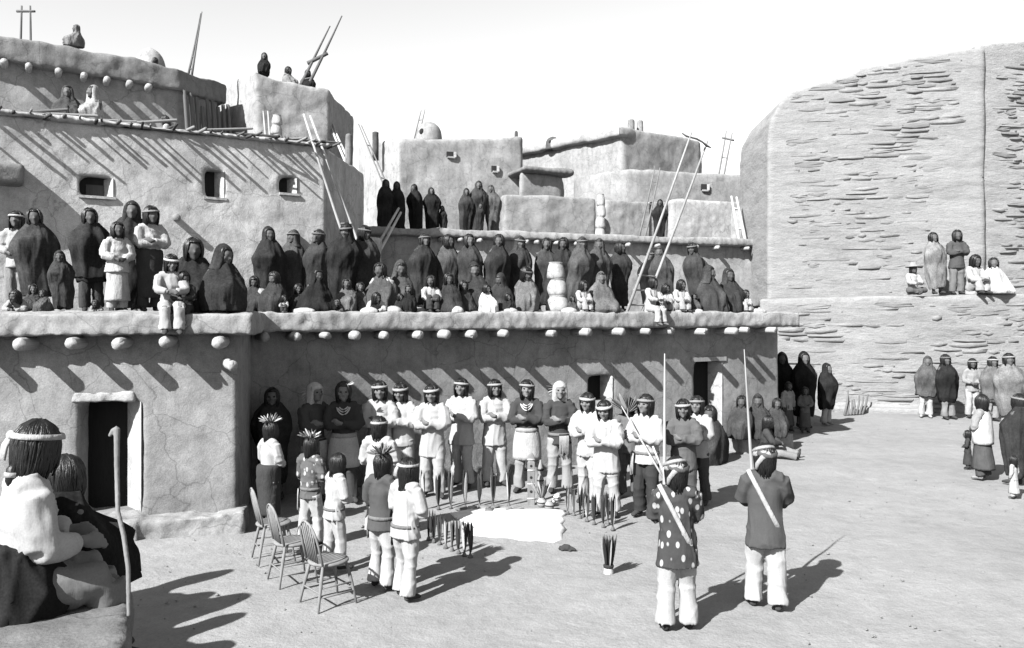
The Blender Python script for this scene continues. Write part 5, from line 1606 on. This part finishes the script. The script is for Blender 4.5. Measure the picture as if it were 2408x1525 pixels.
# ---- on the bench and at the corner by the stone wall
B2 = 'people sitting on the bench of the long house'
for i, (vx, hd, f, lab) in enumerate(((1672, 945, -30, 'dark-robed person crouching below the doorway of the long house'), (1742, 924, -25, 'dark-robed person on the bench nearest the doorway'), (1782, 921, -15, 'dark-robed person in the middle of the wall bench'), (1820, 929, -5, 'grey-robed person at the outer end of the wall bench'))):
    Db = L2.D(vx, 0.32 if i else 0.8)
    person(lab, vx, D=Db, head=hd + 6, z=0.32 if i else 0.0, face=f, pose='knees', robe=(0.035, 0.045, 0.05, 0.075)[i], arms='knees', bow=0.2, group=B2 if i else None, hood=(i == 2))
person('person reclining on the ground with pale stretched legs before the bench', 1800, D=17.0, h=1.5, z=0.0, face=70, pose='legs', top=0.05, bottom=0.24, arms='knees', bow=0.2)
person('woman in black shawl standing close to the house corner', 1850, D=21.6, head=829, face=-15, robe=0.016, hood=True)
person('woman in black shawl nearer the lone blanketed man', 1888, D=21.3, head=827, face=5, robe=0.014, hood=True)
person('child in white shirt and grey skirt before the black-shawled women', 1853, D=20.6, head=898, face=20, top=0.42, bottom=0.09, arms='down', extra=('skirt',))
person('small grey-dressed child beside the black-shawled women', 1893, D=20.4, head=910, face=-5, top=0.12, bottom=0.08, arms='clasp', extra=('skirt',))
person('lone man wrapped in a dark blanket with white trouser legs', 1943, feet=1000, head=855, face=35, robe=0.022, hood=True, hem=0.27, bottom=0.42, shoe=0.3)
# ---- on the right side of the plaza
person('man in grey blanket and white trousers at the open end of the far group', 2176, feet=982, head=838, face=-20, robe=0.085, hem=0.40, bottom=0.46, hood=True, shoe=0.4)
person('man in black blanket standing second in the far group', 2231, feet=986, head=833, face=8, robe=0.016, hem=0.28, bottom=0.25, band=0.12)
person('man in white shirt and trousers in the far group', 2286, feet=982, head=843, face=-10, top=0.30, bottom=0.44, arms='clasp', band=0.3)
person('man in grey blanket with pale headband in the far group', 2332, feet=990, head=839, face=5, robe=0.10, band=0.4, hem=0.3, bottom=0.3)
person('tall person in pale grey blanket at the frame end of the far group', 2376, feet=1012, head=831, face=-10, robe=0.14, band=0.3, bottom=0.3, hem=0.2)
person('girl in white shawl and full dark skirt', 2311, feet=1128, head=928, face=-150, top=0.3, bottom=0.075, arms='clasp', extra=('skirt', 'shawl'), shoe=0.3)
person('woman in dark robe standing behind the small white-dressed child', 2386, feet=1140, head=926, face=-160, robe=0.045, hood=False, band=0.2, hem=0.1)
person('small child in white dress at the picture edge', 2384, feet=1172, head=1072, face=-150, top=0.46, bottom=0.46, arms='down', extra=('skirt',), shoe=0.08)
person('small dark-dressed child close behind the girl in the white shawl', 2276, feet=1104, head=1012, face=-120, top=0.05, bottom=0.05, arms='clasp', extra=('skirt',))
# ---- on the ledge of the great stone wall
ZL = 3.56
def ledge(label, vx, hd, **k): person(label, vx, D=24.75, head=hd, z=ZL - 0.02, **k)
ledge('seated man in a wide hat and white shirt on the stone ledge', 2146, 622, pose='cross', top=0.46, bottom=0.1, arms='knees', face=10, extra=('hat',))
ledge('woman in pale dress standing on the stone ledge', 2205, 546, robe=0.17, hem=0.1, face=8)
ledge('man in dark jacket and grey trousers standing on the stone ledge', 2250, 541, top=0.07, bottom=0.15, arms='cross', face=-5, loose=1.1, hemlen=0.11)
ledge('seated person in white bowing the head on the stone ledge', 2286, 600, pose='knees', top=0.46, bottom=0.4, arms='knees', face=15, bow=0.35, extra=())
ledge('seated person in pale wrap at the end of the stone ledge', 2337, 606, pose='cross', robe=0.40, face=-15, hood=False)

# ---- the crowd on the terrace: standing
def DT(hd, h=1.66): return h * FV / (HZ - hd)
def tstand(label, vx, hd, D=None, **k):
    person(label, vx, D=D if D else DT(hd), head=hd, z=ROOF, **k)
CG = 'blanketed onlookers standing on the terrace'
tstand('person in white shirt at the picture edge of the terrace', 40, 497, D=12.7, face=15, top=0.40, bottom=0.2, arms='clasp', band=0.45)
tstand('man in dark blanket standing beside the white-shirted person at the picture edge', 92, 492, D=12.3, face=30, robe=0.04, hair='bob')
tstand('short dark-hooded person beside the children peeping over the parapet', 150, 590, D=11.9, face=25, robe=0.035, hood=True, hem=0.06)
tstand('dark-blanketed man standing alone below the wide window', 216, 490, D=12.5, face=35, robe=0.045, hem=0.3, bottom=0.06, bow=0.1)
tstand('tall woman in dark hood behind the white-dressed child', 297, 474, D=12.6, face=25, robe=0.035, hood=True, hem=0.05)
tstand('child dressed all in white standing before the tall hooded woman', 276, 522, D=12.0, face=40, top=0.50, bottom=0.46, arms='clasp', extra=('skirt',), loose=1.2, hood=False)
tstand('man with white shirt sleeve showing above his dark blanket', 352, 485, D=12.4, face=45, top=WH, arms='cross', bottom=0.05, extra=('waist_blanket',), band=0.2, bow=0.15)
row = [
 (571, 546, 30, 0.05, True, 'dark-hooded person standing behind the seated woman near the square window'),
 (640, 535, 25, 0.04, True, 'dark-blanketed man at the near end of the closely standing five'),
 (688, 541, 10, 0.05, True, 'hooded person second of the closely standing five'),
 (740, 540, -20, 0.045, False, 'bareheaded person in dark blanket in the middle of the closely standing five'),
 (800, 527, 25, 0.025, True, 'tallest black-hooded woman before the foot of the long ladder'),
 (856, 532, 25, 0.04, False, 'dark-blanketed man next to the short thick ladder'),
 (990, 548, 30, 0.045, False, 'dark-blanketed man first beyond the gap in the terrace crowd'),
 (1047, 552, 20, 0.055, False, 'grey-dark blanketed person second beyond the gap in the crowd'),
 (1106, 551, -5, 0.045, False, 'person in dark blanket above the white-wrapped crouching child'),
 (1166, 552, 30, 0.035, False, 'dark-blanketed man in profile near the middle of the crowd'),
 (1217, 557, -10, 0.06, True, 'hooded person in brownish grey blanket before the pot chimney group'),
 (1278, 560, 15, 0.065, False, 'grey-blanketed person just behind the pot chimney'),
 (1320, 560, -10, 0.04, False, 'dark-blanketed person directly above the pot chimney'),
 (1357, 558, 35, 0.055, True, 'hooded person standing just past the pot chimney'),
 (1402, 562, 25, 0.05, True, 'dark-hooded person behind the two crouching white shirts'),
 (1457, 569, 20, 0.03, False, 'dark round-shouldered person nearest the foot of the big ladder'),
 (1530, 590, -10, 0.02, False, 'person in black half hidden between the big ladder rails'),
 (1560, 580, -20, 0.05, True, 'broad hooded person behind the big ladder'),
 (1642, 571, -35, 0.05, False, 'dark-blanketed man turned toward the stone wall'),
]
for vx, hd, f, v, hd_, lab in row:
    tstand(lab, vx, hd, face=f, robe=v, hood=hd_, hair='bob', band=rnd.choice((None, None, 0.14)), hem=0.1, group=CG, bow=rnd.choice((0.05, 0.2, 0.35)), yaw=rnd.choice((-35, -20, 0, 15, 30, 40)))
# seated, crouching and leaning along the parapet
def tsit(label, vx, hd, off=0.45, **k):
    k.setdefault('bow', rnd.choice((0.2, 0.35, 0.5)))
    k.setdefault('yaw', rnd.choice((-30, -10, 10, 25, 40)))
    k.setdefault('arms', 'knees')
    D = k.pop('D', None) or Dedge(vx) + off
    person(label, vx, D=D, head=hd, z=ROOF, **k)
SG = 'dark-robed onlookers sitting along the terrace parapet'
tsit('child with dark hair peeping over the parapet at the picture edge', 36, 683, pose='prone', robe=0.36, top=0.36, face=10)
tsit('child peeping over the parapet behind the bareheaded children', 82, 668, off=0.9, pose='knees', robe=0.07, face=10)
tsit('child looking over the parapet beside the short dark-hooded person', 108, 682, off=0.35, pose='knees', robe=0.09, face=-15)
tsit('child lying with only its dark head above the parapet', 226, 705, off=0.3, pose='prone', robe=0.30, top=0.3, face=20)
tsit('man in white with a white headband sitting on the parapet with legs hanging', 402, 600, off=0.22, pose='edge', top=0.42, bottom=0.46, band=0.5, face=25, bow=0.45, arms='knees', shoe=0.06, fine=True)
tsit('dark-robed person hunched right behind the man with hanging legs', 452, 560, off=1.0, pose='knees', robe=0.035, face=20, hair='bob', bow=0.2)
tsit('person with dark leggings hanging over the parapet beside the seated man', 436, 640, off=0.25, pose='edge', top=0.05, bottom=0.05, face=10, bow=0.6, shoe=0.3)
tsit('dark-hooded woman sitting beside the white folded cloth', 520, 578, off=0.6, pose='knees', robe=0.045, hood=True, face=25)
tsit('grey crouching person beside the round pale bundle', 652, 640, off=0.6, pose='knees', robe=0.06, face=-20, hood=False)
tsit('small child in white collar at the parapet', 668, 694, off=0.3, pose='knees', top=0.40, bottom=0.05, face=10, bow=0.3)
tsit('broad black-robed woman sitting at the parapet under the standing five', 744, 632, off=0.5, pose='cross', robe=0.022, hood=True, face=20)
tsit('child lying on the parapet beside the broad black-robed woman', 792, 705, off=0.3, pose='prone', robe=0.10, top=0.1, face=15, hv=0.03)
tsit('child in grey sitting behind the lying child', 818, 655, off=0.7, pose='knees', robe=0.09, face=0)
tsit('child lying with white sleeves spread on the parapet', 884, 688, off=0.3, pose='prone', top=0.48, robe=0.12, face=10)
tsit('dark-haired person seated with white showing at the chest', 903, 618, off=1.0, pose='knees', top=0.44, robe=0.08, face=-10, hood=False)
tsit('hooded grey person sitting behind the white-sleeved child', 938, 615, off=1.3, pose='knees', robe=0.09, hood=True, face=10)
tsit('dark child bent over a white cloth at the parapet', 958, 668, off=0.4, pose='knees', robe=0.03, face=15, bow=0.4)
tsit('dark-haired person in white sleeves sitting at the parapet', 1012, 648, off=0.6, pose='knees', top=0.44, bottom=0.05, face=20)
tsit('dark-robed woman sitting beside the person in white sleeves', 1056, 642, off=0.6, pose='cross', robe=0.04, face=-5)
tsit('dark-hooded woman crouching above the white-wrapped child', 1126, 618, off=1.1, pose='knees', robe=0.04, hood=True, face=-15)
tsit('crouching child wrapped in a bright white cloth', 1140, 668, off=0.4, pose='knees', robe=0.50, face=40, bow=0.35)
tsit('dark-haired woman in pale grey wrap beside the parapet jar', 1234, 628, off=0.9, pose='knees', robe=0.13, hair='bob', face=5, band=0.08)
tsit('small dark head bowed next to the parapet jar', 1196, 690, off=0.4, pose='knees', robe=0.04, face=0, bow=0.3)
tsit('person in white shirt crouching just past the pot chimney', 1368, 660, off=0.4, pose='knees', top=0.48, bottom=0.42, face=30, bow=0.3)
tsit('person in pale hood and grey shirt sitting past the pot chimney', 1412, 640, off=0.5, pose='cross', robe=0.11, hood=True, face=15, bow=0.1)
tsit('man in white sitting on the parapet beside the big ladder, legs hanging', 1530, 653, off=0.2, pose='edge', top=0.50, bottom=0.46, face=35, bow=0.35, shoe=0.12, arms='knees')
tsit('person in white shirt leaning forward beyond the big ladder', 1598, 658, off=0.4, pose='knees', top=0.50, bottom=0.4, face=20, bow=0.3)
tsit('larger of the two dark-hooded sitters near the terrace end', 1664, 626, off=0.7, pose='knees', robe=0.05, hood=True, face=15)
tsit('smaller of the two dark-hooded sitters near the terrace end', 1714, 632, off=0.8, pose='knees', robe=0.055, hood=True, face=-5)
tsit('last child on the parapet, dark hair and white shirt', 1752, 682, off=0.4, pose='knees', top=0.48, bottom=0.4, face=10, bow=0.3)

tsit('dark hunched person squeezed behind the round pale bundle', 600, 650, off=1.2, pose='knees', robe=0.04, face=20)
tsit('hunched dark person between the hanging legs and the hooded woman', 484, 636, off=0.9, pose='knees', robe=0.03, face=15)
tsit('dark hunched child between the bundle and the black-robed woman', 702, 668, off=0.7, pose='knees', robe=0.035, face=-10)
tsit('grey hunched person between the lying children', 846, 664, off=0.9, pose='cross', robe=0.07, face=10)
tsit('dark seated person just before the white-wrapped child', 1090, 660, off=0.7, pose='cross', robe=0.04, face=15)
tsit('dark seated woman between the white-wrapped child and the parapet jar', 1178, 644, off=0.9, pose='cross', robe=0.035, face=-10, hood=True)
tsit('small dark child crouched close against the pot chimney', 1346, 696, off=0.5, pose='knees', robe=0.05, face=15)
tsit('white-sleeved person crouching behind the man with hanging legs by the ladder', 1564, 668, off=0.7, pose='knees', top=0.48, bottom=0.3, face=5)
tsit('grey child sitting beside the larger hooded sitter near the terrace end', 1630, 690, off=0.5, pose='knees', robe=0.08, face=10)
tsit('dark person sitting low between the standing man and the first sitter beyond the gap', 940, 690, off=0.35, pose='knees', robe=0.04, face=15)
# ---- on the roof of the house behind the terrace
RG = 'cloaked people standing on the upper roof'
for vx, hd, v, f, lab in ((903, 422, 0.028, 30, 'cloaked person nearest the thin ladder on the upper roof'), (936, 428, 0.03, 10, 'second cloaked person from the thin ladder on the upper roof'), (979, 434, 0.03, -30, 'cloaked person turned aside in the middle of the upper roof'), (1017, 441, 0.028, 20, 'hooded person beside the cloaked child on the upper roof'),
                          (1044, 484, 0.03, 0, 'cloaked child on the upper roof'), (1094, 444, 0.045, 15, 'cloaked person at the near side of the upper roof trio'), (1120, 426, 0.05, 5, 'tallest cloaked person of the upper roof trio'), (1160, 436, 0.07, -10, 'paler cloaked person at the far side of the upper roof trio')):
    Du = L5.D(vx, -0.7)
    person(lab, vx, D=Du, head=hd, z=Z5, face=f, robe=v, hood=True, hem=0.03, group=RG)
person('broad dark-cloaked person in front of the upper roof trio', 1128, D=L5.D(1128, -0.15), head=478, z=Z5, face=0, robe=0.025, hood=True, hem=0.03)
person('dark cloaked person standing behind the rails of the big ladder', 1550, D=29.6, head=470, z=Z5, face=-10, robe=0.03, hood=True, hem=0.03)
# ---- on the topmost roofs
person('dark-cloaked person sitting on the brushwood roof', 162, D=15.9, head=183, z=L3.z(162, 262), h=1.45, face=20, pose='knees', robe=0.05, hood=True)
person('person in pale wrap sitting on the brushwood roof', 222, D=16.1, head=183, z=L3.z(222, 268), h=1.5, face=-25, pose='knees', robe=0.30, hood=True)
person('person in white crouching at the end of the brushwood roof', 398, D=17.2, head=235, z=6.5, h=1.1, face=-70, pose='knees', top=0.48, bottom=0.3, bow=0.5)
person('pale wrapped person sitting on the topmost roof', 182, D=18.6, head=60, z=Z_at(112, 18.6), face=-40, pose='knees', robe=0.16, hood=True)
person('dark person crouching beside the domed oven', 364, D=19.2, head=136, z=Z_at(180, 19.2), face=-50, pose='knees', robe=0.03)
person('dark-cloaked person sitting on the highest tower edge', 621, D=21.3, head=124, z=Z_at(178, 21.3), face=10, pose='knees', robe=0.025, hood=True)
person('person in pale shirt sitting on the tower roof', 675, D=21.6, head=158, z=Z_at(212, 21.6), face=60, pose='knees', robe=0.2, bow=0.3)
person('dark person crouching at the foot of the tower ladder', 724, D=21.9, head=165, z=Z_at(218, 21.9), face=20, pose='knees', robe=0.03, hood=True)

# ---- the two onlookers in the foreground
DF0 = 4.15
fm = person('man with white headband and white shirt sitting on the foreground wall', 40, D=DF0, z=1.50, h=1.70, face=128, pose='edge', arms='side_fwd', top=0.46, topkind='linen', bottom=0.22, band=0.46, hair='bob', extra=('tie', 'knot'), fine=True, bow=0.3, loose=1.04, yaw=22, pitch=R(6), wr=1.3, skin=0.11, hs=1.04, hemlen=0.02, wide=1.15)
g = G()
g.drape([(-0.04, 0, 0.0, 0.150, 0.145), (0.02, 0, -0.01, 0.158, 0.160), (0.07, 0, -0.012, 0.150, 0.150), (0.12, 0, -0.004, 0.132, 0.122), (0.165, 0, 0.004, 0.116, 0.098), (0.20, 0, 0.0, 0.112, 0.094), (0.21, 0, 0.0, 0.08, 0.07)], n=80, folds=(0.10, 9, 2.2), seam=(2.4, 3.0, 0.10), seed=5, sub=6)
obj('blanket', g, mat('weave', 0.016), fm)
f2 = person('dark-haired child in dark blanket crouched beside the foreground man', 150, D=4.62, z=1.42, h=1.36, face=150, pose='knees', robe=0.02, hair='bob', hv=0.012, fine=True)
g = G()
SA, SB = W(303, 1362, 4.05), W(275, 1008, 4.2)
SA.z = 1.50
pts = [SA, SA.lerp(SB, 0.25) + Vector((0.012, 0, 0)), SA.lerp(SB, 0.42) + Vector((0.0, 0, 0)), SA.lerp(SB, 0.55) + Vector((-0.022, 0, 0)), SA.lerp(SB, 0.8) + Vector((-0.012, 0, 0)), SB]
g.loft(pts, [0.011, 0.012, 0.0125, 0.012, 0.0135, 0.016], n=10)
g.loft([SB + Vector((0.004, 0, 0)), SB + Vector((-0.02, 0.0, -0.012)), SB + Vector((-0.038, 0, -0.04))], [0.015, 0.014, 0.009], n=8)
o = obj('walking_stick', remesh(g, 'walking_stick', 0.006, 1), mat('wood', 0.16))
tag(o, 'crooked knobbed walking stick propped beside the foreground man', 'walking stick')
